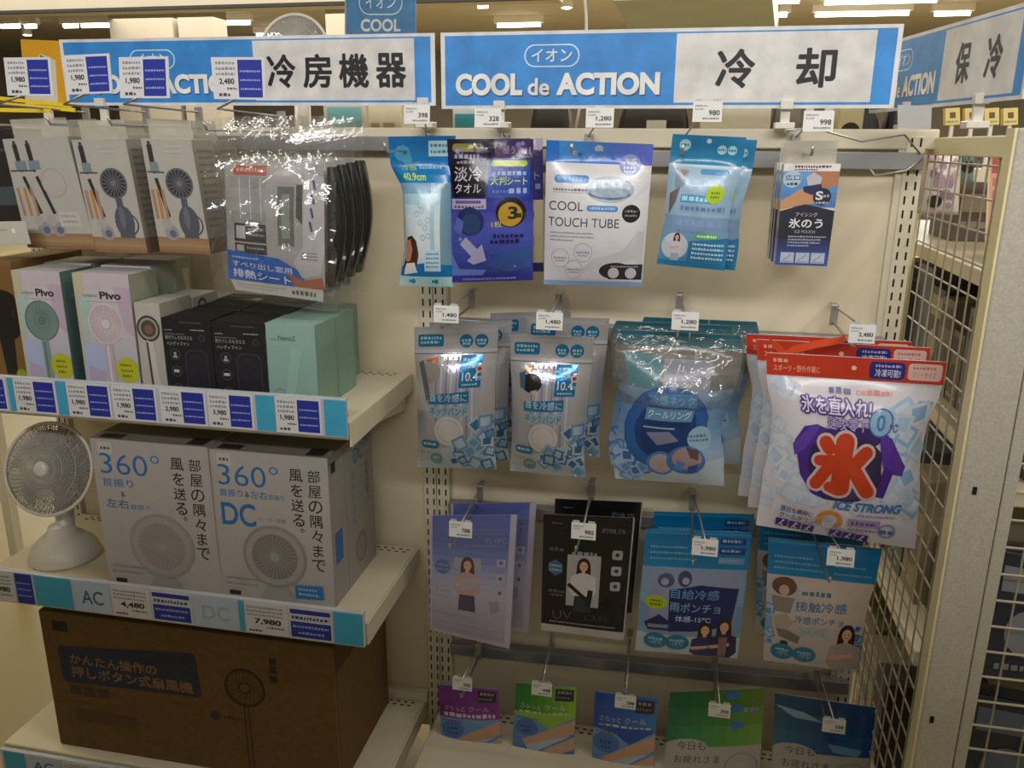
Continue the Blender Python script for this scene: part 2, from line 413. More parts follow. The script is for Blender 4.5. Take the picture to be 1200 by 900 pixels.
def bag(name, label, cat, px, Y, th, base, design, hv=0.17, edge=None, m='film', wr=0.0025, group=None, seed=0, back=None, foot=0.03, film=None, bm_=None):
    """a flat pouch hung by its top: px = corners (top left, top right, bottom right, bottom left)"""
    def bulge(u, v):
        s = (v - hv) / (1 - hv - foot)
        pv = math.sin(PI * min(max(s, 0), 1)) ** 0.55 if 0 < s < 1 else 0.0
        pu = max(math.sin(PI * u), 0) ** 0.6
        q = noise.noise(Vector((u * 4.2 + seed * 3.1, v * 6.0, seed * 1.7))) * wr + noise.noise(Vector((u * 9 + seed, v * 13, seed * 5.3))) * wr * 0.5
        return th * pu * pv + q * (0.35 + 0.65 * pv) * (0.25 + 0.75 * pu)
    f = Face(*quad(px, Y), bulge, edge)
    loc = (f.C + f.D) / 2
    t = thing(name, label, cat, loc, group)
    vs = [f.P(i / NU, j / NV) for j in range(NV + 1) for i in range(NU + 1)]
    n1 = len(vs)
    fb = Face(f.A, f.B, f.C, f.D, lambda u, v: -0.5 * bulge(u, v) - 0.0012, edge)
    vs += [fb.P(i / NU, j / NV) for j in range(NV + 1) for i in range(NU + 1)]
    fs = []
    for j in range(NV):
        for i in range(NU):
            a = j * (NU + 1) + i
            fs.append((a, a + NU + 1, a + NU + 2)); fs.append((a, a + NU + 2, a + 1)); fs.append((n1 + a, n1 + a + 1, n1 + a + NU + 2, n1 + a + NU + 1))
    rim = [j * (NU + 1) for j in range(NV + 1)] + [NV * (NU + 1) + i for i in range(1, NU + 1)] + [j * (NU + 1) + NU for j in range(NV - 1, -1, -1)] + [i for i in range(NU - 1, 0, -1)]
    for k in range(len(rim)):
        a, b = rim[k], rim[(k + 1) % len(rim)]; fs.append((a, b, n1 + b, n1 + a))
    mb = MB(); mb.add(vs, fs, base)
    mb.build('pouch', bm_ or m, t, loc, smooth=True)
    ik = Ink(f.ar); design(ik)
    if ik.it: ik.put(f, 'printed_front', m, t, loc, base=0.0009, cut=(NU, NV))
    if film:
        film(f, t, loc)
    return t

def clear_sheet(f, t, loc, u0, v0, u1, v1, off, amp, seed=0, n=26, name='clear_wrapper', m='clear', fr=9):
    vs = []; fs = []
    for j in range(n + 1):
        for i in range(n + 1):
            a, b = i / n, j / n; u, v = u0 + (u1 - u0) * a, v0 + (v1 - v0) * b
            q = noise.noise(Vector((u * fr + seed, v * fr, seed))) + 0.6 * noise.noise(Vector(((u + v) * fr * 2, v * fr * 1.5, seed + 4)))
            k = min(1, (1 - b) * 4, b * 6 + 0.2); p = f.P(min(max(u, 0), 1), min(max(v, 0), 1), 0.003 + (off + amp * q) * k) + (f.B - f.A) * (u - min(max(u, 0), 1)) + (f.D - f.A) * (v - min(max(v, 0), 1))
            vs.append(p)
    for j in range(n):
        for i in range(n):
            k = j * (n + 1) + i; fs.append((k, k + n + 1, k + n + 2, k + 1))
    mb = MB(); mb.add(vs, fs); return mb.build(name, m, t, loc, smooth=True)

def carton(name, label, cat, px, Y, depth, base, front=None, side=None, top=None, group=None, z0=None, m='card', bevel=0.0012, ydir=(0, 1, 0), left=None):
    A, B, Cc, D = quad(px, Y)
    if z0 is not None:
        zt = (A.z + B.z) / 2; A.z = B.z = zt
        if isinstance(z0, (int, float)):
            D = A + (D - A) * ((z0 - A.z) / (D.z - A.z)); Cc = B + (Cc - B) * ((z0 - B.z) / (Cc.z - B.z))
            D.x = (D.x + A.x) / 2; A.x = D.x; Cc.x = (Cc.x + B.x) / 2; B.x = Cc.x
    e = Vector(ydir).normalized() * depth
    loc = (Cc + D) / 2 + e / 2
    t = thing(name, label, cat, loc, group)
    mb = MB(); mb.hexa([D, Cc, Cc + e, D + e, A, B, B + e, A + e], base)
    mb.build('carton', m, t, loc, bevel=bevel)
    for fn, q, nm in ((front, (A, B, Cc, D), 'printed_front'), (side, (B, B + e, Cc + e, Cc), 'printed_side'), (top, (A + e, B + e, B, A), 'printed_top'), (left, (A + e, A, D, D + e), 'printed_left_side')):
        if fn:
            f = Face(*q); ik = Ink(f.ar); fn(ik); ik.put(f, nm, m, t, loc)
    return t, (A, B, Cc, D, e)

def flat_card(name, px, Y, base, design, parent, loc, th=0.0012, m='card', m2=None):
    q = px if isinstance(px[0], Vector) else quad(px, Y)
    f = Face(*q); b = -f.N * th; A, B, Cc, D = f.A, f.B, f.C, f.D
    mb = MB(); mb.hexa([D, Cc, Cc + b, D + b, A, B, B + b, A + b], base)
    o = mb.build(name, m2 or m, parent, loc)
    ik = Ink(f.ar); design(ik)
    if ik.it: ik.put(f, 'print', m, o, loc, base=0.0003)
    return o

# ------------------------------------------------------------------ the setting
def struct(name, mb, m, parent=None, **k):
    o = mb.build(name, m, parent, **k); o['kind'] = 'structure'; return o
struct('floor', MB().box(-16, -6, -0.05, 12, 19, 0), 'floor')
struct('ceiling', MB().box(-16, -6, 3.5, 12, 19, 3.55), 'ceil')
struct('shade_partition', MB().box(-3.6, -2.56, 0, 3.5, -2.50, 2.22), 'neutral')      # unseen partition added behind the viewer, its height set to shade the lower rows
struct('wall_back', MB().box(-16, 18.5, 0, 12, 18.7, 3.5), 'soffit')
struct('wall_left', MB().box(-16.2, -6, 0, -16, 18.7, 3.5), 'soffit')
struct('wall_right', MB().box(12, -6, 0, 12.2, 18.7, 3.5), 'soffit')
# hanging soffit over the far aisle on the left, with its dark lower edge
struct('trim_1', MB().box(-9, 8.0, 2.98, -1.5, 8.5, 3.5), 'soffit')
struct('trim_2', MB().box(-9, 7.96, 2.945, -1.5, 8.03, 2.98), 'dark')
# olive bulkhead that cuts the ceiling in the middle
p0, p1, p2, p3 = atz(527, 0, 3.05), atz(648, 0, 3.05), atz(690, 52, 3.05), atz(622, 52, 3.05)
bx = [Vector((-0.9, 8.2, 2.95)), Vector((0.75, 8.2, 2.95)), Vector((1.2, 12.5, 2.95)), Vector((-0.9, 12.5, 2.95))]
mb = MB(); mb.hexa(bx + [p + Vector((0, 0, 0.54)) for p in bx]); struct('trim_3', mb, 'olive')
for i, (px, w) in enumerate(((168, 0.55), (232, 0.3), (420, 0.5))):
    q = at(px, 60, 11.0); mb = MB().box(q.x - w, 11.0, 0, q.x + w, 11.4, 3.5); struct('trim_%d' % (4 + i), mb, 'soffit')

# ceiling tubes, each a lamp of its own
def tube_light(px0, px1, py, z=3.36):
    a = atz(px0, py, z); b = atz(px1, py, z); y = (a.y + b.y) / 2
    t = thing('ceiling_light', 'bare fluorescent tube far off on the ceiling, over ' + ('the left sign' if px0 < 400 else 'the blue sign half' if px0 < 800 else 'the upper right'), 'light', ((a.x + b.x) / 2, y, z + 0.1), 'fluorescent tubes far off, ' + ('left' if px0 < 400 else 'middle' if px0 < 800 else 'right'))
    l = t.location.copy()
    MB().box(a.x - 0.05, y - 0.05, z + 0.035, b.x + 0.05, y + 0.05, 3.5).build('housing', 'white', t, l)
    MB().tube([(a.x, y, z), (b.x, y, z)], 0.032, 8).build('tube', 'tube', t, l, smooth=True)
for a, b, y in ((835, 868, 2), (870, 936, 2), (968, 1095, 1.5), (814, 866, 19), (868, 922, 18), (956, 1004, 17), (1006, 1064, 16), (1096, 1136, 16), (812, 850, 33), (740, 775, 33),
                (745, 782, 19), (582, 634, 29.5), (0, 24, 31), (29, 43, 31), (74, 92, 30.5), (94, 130, 30), (212, 246, 28), (256, 294, 27), (300, 330, 41), (0, 20, 8), (560, 572, 7)):
    tube_light(a, b, y)
for px, py in ((664, 9), (32, 41)):
    q = atz(px, py, 3.36); t = thing('spot_light', 'small round downlight glowing %s' % ('beside the white hanging cord' if px > 500 else 'above the yellow poster'), 'light', q)
    MB().lathe([(0.05, 0.0), (0.09, 0.0), (0.09, 0.14), (0.05, 0.14)], 16, cx=q.x, cy=q.y, cz=q.z).build('housing', 'white', t, q)
    MB().lathe([(0.0, -0.02), (0.05, -0.015), (0.075, -0.004), (0.0, -0.003)], 16, cx=q.x, cy=q.y, cz=q.z).build('bulb', 'tube', t, q)

# ------------------------------------------------------------------ gondola bays
ZT = 1.480
def upright(parent, loc, x, w=0.032, y=-0.012, cols=(-0.0075, 0.0075), z0=0.05, name='upright'):
    o = MB().box(x - w / 2, y, 0.0, x + w / 2, y + 0.03, ZT - 0.012).build(name, 'steel', parent, loc, bevel=0.0015)
    mb = MB()
    for c in cols:
        z = z0
        while z < ZT - 0.03: mb.box(x + c - 0.0016, y - 0.0006, z, x + c + 0.0016, y + 0.001, z + 0.0145); z += 0.025
    s = mb.build('slot', 'dark', o, loc); s['kind'] = 'stuff'
    return o
# centre bay
g = thing('display_gondola', 'cream steel gondola bay with slotted uprights behind the hanging pouches', 'shelf', (-0.05, 0, 0)); gl = g.location.copy()
MB().box(-0.475, 0.004, 0.08, 0.368, 0.02, ZT - 0.01).build('back_panel', 'panel', g, gl)
MB().box(-0.505, -0.010, ZT - 0.035, 0.43, 0.035, ZT).build('top_cap', 'steel', g, gl, bevel=0.003)
upright(g, gl, -0.489); upright(g, gl, 0.393)
MB().box(0.366, -0.008, 0.0, 0.378, 0.02, ZT - 0.035).build('panel_edge', 'steel', g, gl)
t = thing('base_deck', 'cream base deck under the bottom row of packs', 'shelf', (-0.05, -0.19, 0)); MB().box(-0.50, -0.36, 0.0, 0.41, -0.018, 0.160).build('deck', 'steel', t, t.location.copy(), bevel=0.004)
pm = MB(); xx = -0.47
while xx < 0.37:
    for r in range(2): pm.box(xx + r * 0.006, -0.050 + r * 0.014, 0.1595, xx + 0.009 + r * 0.006, -0.046 + r * 0.014, 0.1606)
    xx += 0.018
o = pm.build('perforation', 'dark', t, t.location.copy()); o['kind'] = 'stuff'
# left bay
gb = thing('display_gondola', 'cream steel gondola bay that carries the fan shelves on the left', 'shelf', (-0.97, 0, 0)); gbl = gb.location.copy()
MB().box(-1.425, 0.004, 0.08, -0.525, 0.02, ZT - 0.01).build('back_panel', 'panel', gb, gbl)
MB().box(-1.45, -0.010, ZT - 0.035, -0.507, 0.035, ZT).build('top_cap', 'steel', gb, gbl, bevel=0.003)
upright(gb, gbl, -0.5165); upright(gb, gbl, -1.434)
MB().box(-1.415, -0.02, 0.1605, -0.535, 0.004, 0.185).build('back_lip', 'steel', gb, gbl, bevel=0.003)

# cross bars that carry the hooks
def crossbar(label, a, b, h, y=-0.030, d=0.026):
    t = thing('cross_bar', label, 'bar', (a + b) / 2)
    l = t.location.copy()
    A, B = a.copy(), b.copy(); A.y = B.y = y + d / 2; A.z -= h / 2; B.z -= h / 2
    MB().beam(A, B, d, h).build('rail', 'bar', t, l, bevel=0.0015)
    for P, s in ((A, 1), (B, -1)): MB().box(P.x + s * 0.004, y + d - 0.002, P.z - h * 0.6, P.x + s * 0.018, y + d + 0.0035, P.z + h * 0.6).build('bracket', 'steel', t, l)
crossbar('topmost grey bar, level with the ice pouch box', Vector((-0.472, 0, 1.440)), Vector((0.404, 0, 1.4405)), 0.030)
crossbar('second grey bar from the top, behind the clear neck rings', Vector((-0.472, 0, 1.103)), Vector((0.38, 0, 1.105)), 0.030)
crossbar('third grey bar from the top, above the arm cover packs', Vector((-0.472, 0, 0.6915)), Vector((0.385, 0, 0.712)), 0.026)
crossbar('lowest grey bar, above the foot sheet packs', Vector((-0.472, 0, 0.337)), Vector((0.40, 0, 0.362)), 0.028)
crossbar('grey bar behind the boxed fans at upper left', Vector((-1.41, 0, 1.463)), Vector((-0.535, 0, 1.463)), 0.028)

# ------------------------------------------------------------------ shelves with price rails
def blue_tag(ik, u0, price, blue0=0.0, w=1.0):
    """print of one price card inside u0..u0+w"""
    W_ = w
    ik.rect(u0, 0, u0 + W_, 1, '#d8d8dc')
    for k in range(3): ik.dash(u0 + 0.05 * W_, 0.10 + 0.13 * k, u0 + 0.42 * W_, 0.07, '#8b8b90')
    ik.text(price, u0 + 0.10 * W_, 0.50, 0.16, '#17171a', w=0.30 * W_, bold=0.03)
    ik.dash(u0 + 0.25 * W_, 0.71, u0 + 0.44 * W_, 0.06, '#55555a'); ik.dash(u0 + 0.08 * W_, 0.85, u0 + 0.3 * W_, 0.08, '#44444a')
    ik.rect(u0 + 0.48 * W_, 0.06, u0 + 0.95 * W_, 0.95, '#20309a')
    for k in range(3): ik.dash(u0 + 0.52 * W_, 0.30 + 0.21 * k, u0 + 0.92 * W_, 0.05, '#9aa4dc')
def shelf(label, z, yf, x0, x1, rz0, rz1, cards, guard=True):
    t = thing('shelf', label, 'shelf', ((x0 + x1) / 2, 0, z)); l = t.location.copy()
    mb = MB(); mb.box(x0, yf + 0.012, z - 0.034, x1 - 0.0055, -0.012, z)
    d = mb.build('deck', 'steel', t, l, bevel=0.003)
    pm = MB(); xx = x0 + 0.03
    while xx < x1 - 0.03:
        for r in range(2): pm.box(xx + r * 0.006, -0.040 + r * 0.012, z - 0.001, xx + 0.008 + r * 0.006, -0.036 + r * 0.012, z + 0.0004)
        xx += 0.018
    for k in range(2):
        pm.box(x1 - 0.05, yf + 0.03 + k * 0.018, z - 0.001, x1 - 0.02, yf + 0.034 + k * 0.018, z + 0.0004)
    s = pm.build('perforation', 'dark', d, l); s['kind'] = 'stuff'
    mb = MB(); mb.hexa([Vector(p) for p in ((x1 - 0.004, yf + 0.012, z - 0.045), (x1, yf + 0.012, z - 0.045), (x1, -0.01, z - 0.04), (x1 - 0.004, -0.01, z - 0.04), (x1 - 0.004, yf + 0.012, z), (x1, yf + 0.012, z), (x1, -0.01, z), (x1 - 0.004, -0.01, z))])
    mb.build('side_flange', 'steel', t, l)
    for sx in (x0 + 0.02, x1 - 0.02):
        MB().hexa([Vector(p) for p in ((sx - 0.002, -0.20, z - 0.055), (sx + 0.002, -0.20, z - 0.055), (sx + 0.002, -0.006, z - 0.085), (sx - 0.002, -0.006, z - 0.085), (sx - 0.002, -0.20, z - 0.034), (sx + 0.002, -0.20, z - 0.034), (sx + 0.002, -0.006, z - 0.034), (sx - 0.002, -0.006, z - 0.034))]).build('bracket', 'steel', t, l)
    r = MB().box(x0, yf, rz0, x1 - 0.004, yf + 0.010, rz1).build('price_rail', 'rail', t, l, bevel=0.001)
    for cd in cards:
        (pa, pb, kind, val) = cd
        pm_ = (rz0 + rz1) / 2
        xa, xb = max(pa, x0 + 0.002), pb
        if xb - xa < 0.004: continue
        q = [Vector((xa, yf - 0.0012, rz1 - 0.003)), Vector((xb, yf - 0.0012, rz1 - 0.003)), Vector((xb, yf - 0.0012, rz0 + 0.003)), Vector((xa, yf - 0.0012, rz0 + 0.003))]
        def des(ik, kind=kind, val=val):
            if kind == 'price': blue_tag(ik, 0, val)
            elif kind == 'left':
                for k in range(3): ik.dash(0.05, 0.12 + 0.12 * k, 0.9, 0.06, '#8d8d92')
                ik.text(val, 0.22, 0.50, 0.20, '#17171a', w=0.62, bold=0.03); ik.dash(0.5, 0.74, 0.9, 0.06, '#55555a'); ik.dash(0.08, 0.86, 0.4, 0.07, '#44444a')
            elif kind == 'banner':
                ik.rect(0.03, 0.06, 0.97, 0.20, '#20309a'); ik.dash(0.06, 0.27, 0.94, 0.10, '#33408f'); ik.rect(0.03, 0.45, 0.97, 0.95, '#20309a')
                ik.dash(0.08, 0.56, 0.92, 0.08, '#9aa4dc'); ik.dash(0.2, 0.76, 0.8, 0.08, '#9aa4dc')
            elif kind == 'blue':
                ik.rect(0, 0.04, 1, 0.96, '#20309a')
                for k in range(3): ik.dash(0.08, 0.28 + 0.21 * k, 0.9, 0.05, '#9aa4dc')
            elif kind == 'motor':
                ik.text(val, 0.2, 0.28, 0.46, '#3f5c86' if val == 'AC' else '#9fb2bd', w=0.6, bold=0.01)
        base = {'price': '#d8d8dc', 'left': '#d3d3d6', 'banner': '#cfd0d6', 'blue': '#20309a', 'cyan': '#3fa7cf', 'motor': '#b5c6de'}[kind]
        flat_card('price_card', q, 0, base, des, r, l, th=0.0008)
    return t
def rx(px, py, y): return at(px, py, y).x
Y1, Y2, Y3 = -0.365, -0.345, -0.36
def cards_at(lst, y, py0, py1, pxr):
    out = []
    for a, b, k, v in lst:
        f = lambda p: rx(p, py0 + (py1 - py0) * p / pxr, y)
        out.append((f(a) + 0.0008, f(b) - 0.0008, k, v))
    return out
shelf('upper shelf, carrying the handheld fan boxes', 0.977, Y1, -1.418, -0.553, 0.952, 1.024,
      cards_at([(-42, 9, 'price', '1,980'), (10, 17, 'cyan', ''), (17, 67, 'price', '1,980'), (67, 79, 'cyan', ''), (79, 131, 'price', '1,980'), (132, 185, 'price', '1,980'), (188, 243, 'price', '2,980'),
                (244, 298, 'price', '3,980'), (300, 323, 'cyan', ''), (323, 378, 'price', '1,980'), (380, 407, 'cyan', '')], Y1, 458, 492, 407), )
shelf('middle shelf, carrying the desk fan and two tall white boxes', 0.565, Y2, -1.418, -0.547, 0.520, 0.594,
      cards_at([(-60, -20, 'banner', ''), (-18, 18, 'left', '3,980'), (19, 39, 'blue', ''), (41, 85, 'cyan', ''), (87, 130, 'motor', 'AC'), (131, 177, 'left', '4,480'), (178, 225, 'banner', ''), (227, 280, 'motor', 'DC'), (280, 287, 'cyan', ''),
                (287, 338, 'left', '7,980'), (339, 390, 'banner', ''), (391, 426, 'cyan', '')], Y2, 685, 738, 427))
shelf('bottom shelf, under the big brown carton', 0.160, Y3, -1.418, -0.540, 0.100, 0.153,
      cards_at([(-50, 4, 'left', '5,980'), (5, 30, 'cyan', ''), (31, 72, 'motor', 'AC'), (74, 120, 'left', '5,980'), (121, 170, 'banner', ''), (171, 240, 'left', '5,980')], Y3, 887, 935, 250))
# kick plate of the left bay
t = thing('kick_plate', 'cream kick plate under the bottom shelf of the left bay', 'panel', (-0.98, -0.324, 0)); MB().box(-1.415, -0.33, 0.0, -0.545, -0.318, 0.115).build('plate', 'steel', t, t.location.copy())

# ------------------------------------------------------------------ signs above the bays
def sign_design(title, gap, title_w):
    def d(ik):
        ik.rect(0.010, 0.045, 0.990, 0.955, '#3488d4')
        ik.rect(0.537, 0.065, 0.950, 0.925, '#d7d5d3')
        ik.pill(0.197, 0.17, 0.324, 0.46, '#cfe0ee'); ik.pill(0.200, 0.186, 0.321, 0.444, '#3488d4')
        ik.text('イオン', 0.262, 0.237, 0.16, '#2a5f93', w=0.092, al='c', bold=0.02); ik.text('イオン', 0.2605, 0.23, 0.16, '#dce6ee', w=0.092, al='c', bold=0.02)
        for body, u, w, h, v, bo in (('COOL', 0.035, 0.158, 0.29, 0.535, 0.048), ('de', 0.206, 0.050, 0.225, 0.60, 0.022), ('ACTION', 0.272, 0.233, 0.29, 0.535, 0.048)):
            ik.text(body, u + 0.0022, v + 0.018, h, '#234f7d', w=w, bold=bo); ik.text(body, u, v, h, '#e9e8e4', w=w, bold=bo)
        n = len(title); cw = title_w
        for i, ch in enumerate(title):
            ik.text(ch, 0.750 + (i - (n - 1) / 2) * gap, 0.275, 0.46, '#141416', w=cw, al='c', bold=0.036)
    return d
def hanging_sign(label, q, title, gap, tw, clips, posts=()):
    f = Face(*q); l = (f.C + f.D) / 2
    t = thing('hanging_sign', label, 'sign', l)
    flat_card('board', q, 0, '#d9dadb', sign_design(title, gap, tw), t, l, th=0.003, m='sign')
    for u in clips:
        p = f.P(u, 1.0); a = f.N
        o = MB(); o.box(p.x - 0.011, p.y - 0.008, p.z - 0.002, p.x + 0.011, p.y + 0.010, p.z + 0.014); o.box(p.x - 0.008, p.y + 0.002, 1.478, p.x + 0.008, p.y + 0.012, p.z); o.box(p.x - 0.017, p.y - 0.004, 1.479, p.x + 0.017, p.y + 0.030, 1.490)
        o.build('sign_clip', 'white', t, l, bevel=0.0015)
    return t
ys = -0.05
q = quad([(515, 38), (1060, 29), (1045, 127), (522, 127)], ys); z1 = 1.648; z0 = 1.5135
hanging_sign('blue and white sign lettered 冷却, above the hanging pouches', [Vector((-0.466, ys, z1)), Vector((0.340, ys, z1)), Vector((0.340, ys, z0)), Vector((-0.466, ys, z0))], '冷却', 0.168, 0.078, (0.14, 0.78))
hanging_sign('blue and white sign lettered 冷房機器, above the fan shelves', [Vector((-1.275, ys, z1 + 0.001)), Vector((-0.478, ys, z1)), Vector((-0.478, ys, z0 + 0.006)), Vector((-1.275, ys, z0 + 0.008))], '冷房機器', 0.094, 0.072, (0.10, 0.97))
A_ = atz(1056, 45, 1.65); B_ = atz(1200, 3, 1.65); dr = (B_ - A_).normalized()
vis = (B_ - A_).length; s0 = A_ - dr * vis * 1.6; s1 = A_ + dr * 0.0
# the side sign runs towards the viewer; its left half is hidden behind the 冷却 sign
q0 = A_ - dr * 0.121; q1 = q0 + dr * 0.58
hanging_sign('sign lettered 保冷, turned along the side rack at upper right', [q0, q1, Vector((q1.x, q1.y, 1.517)), Vector((q0.x, q0.y, 1.517))], '保冷', 0.168, 0.078, (0.34, 0.80))

# ------------------------------------------------------------------ hooks with tags
def tag_design(price):
    def d(ik):
        ik.dash(0.08, 0.16, 0.5, 0.09, '#8e8e92'); ik.dash(0.08, 0.32, 0.36, 0.08, '#9a9a9e')
        ik.text(price, 0.92, 0.42, 0.26, '#1c1c20', al='r', bold=0.02, w=0.09 * len(price) + 0.1)
        ik.dash(0.35, 0.78, 0.9, 0.09, '#6c6c70')
    return d
def hook(label, base, L, tagpx, price, tagw=0.044, tagh=0.030, sleeve='white', up=0.03, drop=0.0):
    b = at(*base, 0.0) if len(base) == 2 else Vector(base)
    t = thing('display_hook', label, 'hook', (b.x, -0.03, b.z)); l = t.location.copy()
    tip = Vector((b.x, -L, b.z))
    MB().tube([(b.x, -0.045, b.z), (b.x, -L + 0.012, b.z), (b.x, -L + 0.003, b.z + 0.004), (b.x, -L, b.z + 0.014)], 0.0024, 6).build('prong', 'chrome', t, l, smooth=True)
    MB().box(b.x - 0.007, -0.046, b.z - 0.006, b.x + 0.007, -0.043, b.z + 0.033).box(b.x - 0.006, -0.047, b.z + 0.028, b.x + 0.006, -0.014, b.z + 0.033).build('back_plate', 'chrome', t, l, bevel=0.001)
    if tagpx:
        c = at(*tagpx, -L)
        MB().tube([(b.x, -0.045, b.z + 0.028), (b.x + (c.x - b.x) * 0.5, -L * 0.5, (b.z + 0.028 + c.z + tagh * 0.3) / 2), (c.x, -L + 0.003, c.z + tagh * 0.35)], 0.0017, 5).build('tag_arm', 'chrome', t, l, smooth=True)
        w, h = tagw / 2, tagh / 2; q = [Vector((c.x - w, -L, c.z + h)), Vector((c.x + w, -L, c.z + h)), Vector((c.x + w, -L - 0.004, c.z - h)), Vector((c.x - w, -L - 0.004, c.z - h))]
        o = flat_card('price_tag', q, 0, '#dcdcda', tag_design(price), t, l, th=0.001)
        mb = MB()
        for s in (-1, 1): mb.box(c.x + s * w * 0.62 - 0.006, -L + 0.0002, c.z + h, c.x + s * w * 0.62 + 0.006, -L + 0.0012, c.z + h + 0.004)
        mb.build('ear', 'plastictag', o, l)
    return t
# top row
hook('hook with a 398 tag over the cyan towel bag', (-0.50, 0, 1.437), 0.28, (489, 134), '398', sleeve='plastictag')
hook('hook with a tag over the dark violet towel bag', (-0.345, 0, 1.437), 0.28, (572, 138), '328')
hook('hook with a 1,280 tag over the grey tube pouch', (-0.185, 0, 1.437), 0.28, (703, 138), '1,280')
hook('hook with a 980 tag over the pale blue pouch', (-0.01, 0, 1.437), 0.28, (829, 131), '980')
hook('hook with a 998 tag over the navy ice pouch box', (0.185, 0, 1.437), 0.27, (959, 142), '998')
# second row
hook('hook with a tag over the silver neck band pouch nearest the shelves', (559, 354), 0.27, (523, 368), '1,480', tagw=0.046)
hook('hook with a tag over the second silver neck band pouch', (658.5, 358), 0.27, (644, 376), '1,480', tagw=0.046)
hook('hook with a tag over the blue neck ring in clear wrap', (796, 360), 0.27, (803, 376), '1,280')
hook('hook with a 2,480 tag over the red topped bags', (972, 372), 0.26, (1010, 391), '2,480', tagw=0.040)
# third row
hook('hook with a tag over the lavender arm cover pouch', (568, 576), 0.285, (540, 620), '788')
hook('hook with a tag over the black arm cover pouch', (695.5, 573), 0.30, (684, 622), '985')
hook('hook with a tag over the cyan poncho pouch with two figures', (811, 585), 0.30, (826, 641), '1,980')
hook('hook with a tag over the cream poncho pouch with a hat', (945, 600), 0.30, (985, 653), '1,980')
# bottom row
hook('hook with a tag over the purple foot sheet pack', (566, 757), 0.20, (542, 801), '398', tagw=0.042, tagh=0.028)
hook('hook with a tag over the green foot sheet pack', (650, 742), 0.20, (635, 807), '448', tagw=0.042, tagh=0.028)
hook('hook with a tag over the blue foot sheet pack', (739, 748), 0.20, (733, 822), '398', tagw=0.042, tagh=0.028)
hook('hook with a tag over the green relaxing sheet pack', (836, 770), 0.20, (843, 832), '398', tagw=0.042, tagh=0.028)
hook('hook with a tag over the blue relaxing sheet pack', (953, 785), 0.20, (977, 850), '398', tagw=0.042, tagh=0.028)
# bare hook at the right end, with a blank tag on a bent wire
t = thing('display_hook', 'bare hook with a blank grey tag at the right upright', 'hook', (0.30, -0.03, 1.44)); l = t.location.copy()
a, b_ = at(985, 203, -0.05), at(1078, 194, -0.05)
MB().tube([at(1078, 180, -0.03), at(1060, 158, -0.08), at(1010, 166, -0.16), at(955, 150, -0.20), at(921, 152, -0.20), at(920, 160, -0.2)], 0.0017, 5).build('tag_arm', 'chrome', t, l, smooth=True)
MB().tube([at(1080, 186, -0.03), at(1062, 200, -0.05), at(1025, 206, -0.08), at(1020, 198, -0.08)], 0.0022, 5).build('prong', 'chrome', t, l, smooth=True)
flat_card('price_tag', [(1052, 123), (1092, 124), (1091, 152), (1052, 150)], -0.12, '#b9b9b6', lambda ik: None, t, l)

# big price cards hung over the fan boxes at upper left
def card_hook(label, px, Y, price, bx, bz):
    q = quad(px, Y); f = Face(*q); c = f.P(0.5, 0.9)
    t = thing('display_hook', label, 'hook', (bx, -0.03, bz)); l = t.location.copy()
    MB().tube([(bx, -0.04, bz), (bx, Y + 0.02, bz), (bx, Y + 0.012, bz + 0.012)], 0.0026, 6).build('prong', 'chrome', t, l, smooth=True)
    MB().tube([(bx, -0.04, bz + 0.03), (bx, Y + 0.06, bz + 0.035), (c.x, Y + 0.008, c.z)], 0.0020, 6).build('tag_arm', 'chrome', t, l, smooth=True)
    MB().box(bx - 0.008, -0.044, bz - 0.010, bx + 0.008, -0.040, bz + 0.040).build('back_plate', 'chrome', t, l)
    o = flat_card('price_card', q, 0, '#dedede', lambda ik: blue_tag(ik, 0.03, price, w=0.96), t, l)
    clear_o = Face(*[p + f.N * 0.004 for p in q])
    return t
card_hook('hook with the leftmost big price card, in front of the yellow poster', [(4, 67.5), (59, 67), (63, 112.5), (9, 112)], -0.34, '1,980', -1.24, 1.478)
card_hook('hook with the second big price card, on the left end of the blue sign', [(73, 65), (128, 62.5), (132, 109), (80, 111)], -0.34, '1,980', -1.10, 1.478)
card_hook('hook with the third big price card, in the middle of the blue sign', [(139, 67), (197, 66), (199, 115), (141, 115)], -0.34, '1,980', -0.98, 1.478)
card_hook('hook with the 2,480 price card, above the clear sheet packs', [(247, 67), (310, 67), (312, 117), (251, 116)], -0.34, '2,480', -0.80, 1.470)

# ------------------------------------------------------------------ side rack of wire mesh and the post at the right
XM = 0.430
t = thing('wire_mesh_panel', 'ivory wire mesh panel closing the right side of the bay', 'mesh', (XM, -0.17, 0)); l = t.location.copy()
mb = MB(); y0, y1 = -0.362, 0.045
yy = y0 + 0.03
while yy < y1: mb.tube([(XM, yy, 0.06), (XM, yy, 1.44)], 0.0016, 5); yy += 0.047
zz = 0.08
while zz < 1.44: mb.tube([(XM + 0.003, y0, zz), (XM + 0.003, y1, zz)], 0.0018, 5); zz += 0.048
o = mb.build('wire', 'wire', t, l); o['kind'] = 'stuff'
MB().box(XM - 0.006, y0, 1.436, XM + 0.006, y1 + 0.35, 1.466).build('top_rail', 'frame', t, l, bevel=0.002)
MB().box(XM - 0.006, y0, 0.04, XM + 0.006, y1, 0.06).build('bottom_rail', 'frame', t, l, bevel=0.002)
t = thing('rack_post', 'broad grey painted post with small slots at the right edge', 'post', (0.455, -0.385, 0)); l = t.location.copy()
MB().box(0.425, -0.398, 0, 0.484, -0.366, 1.475).build('post_body', 'postp', t, l, bevel=0.003)
MB().box(0.4215, -0.395, 0, 0.4255, -0.364, 1.475).build('edge_strip', 'frame', t, l)
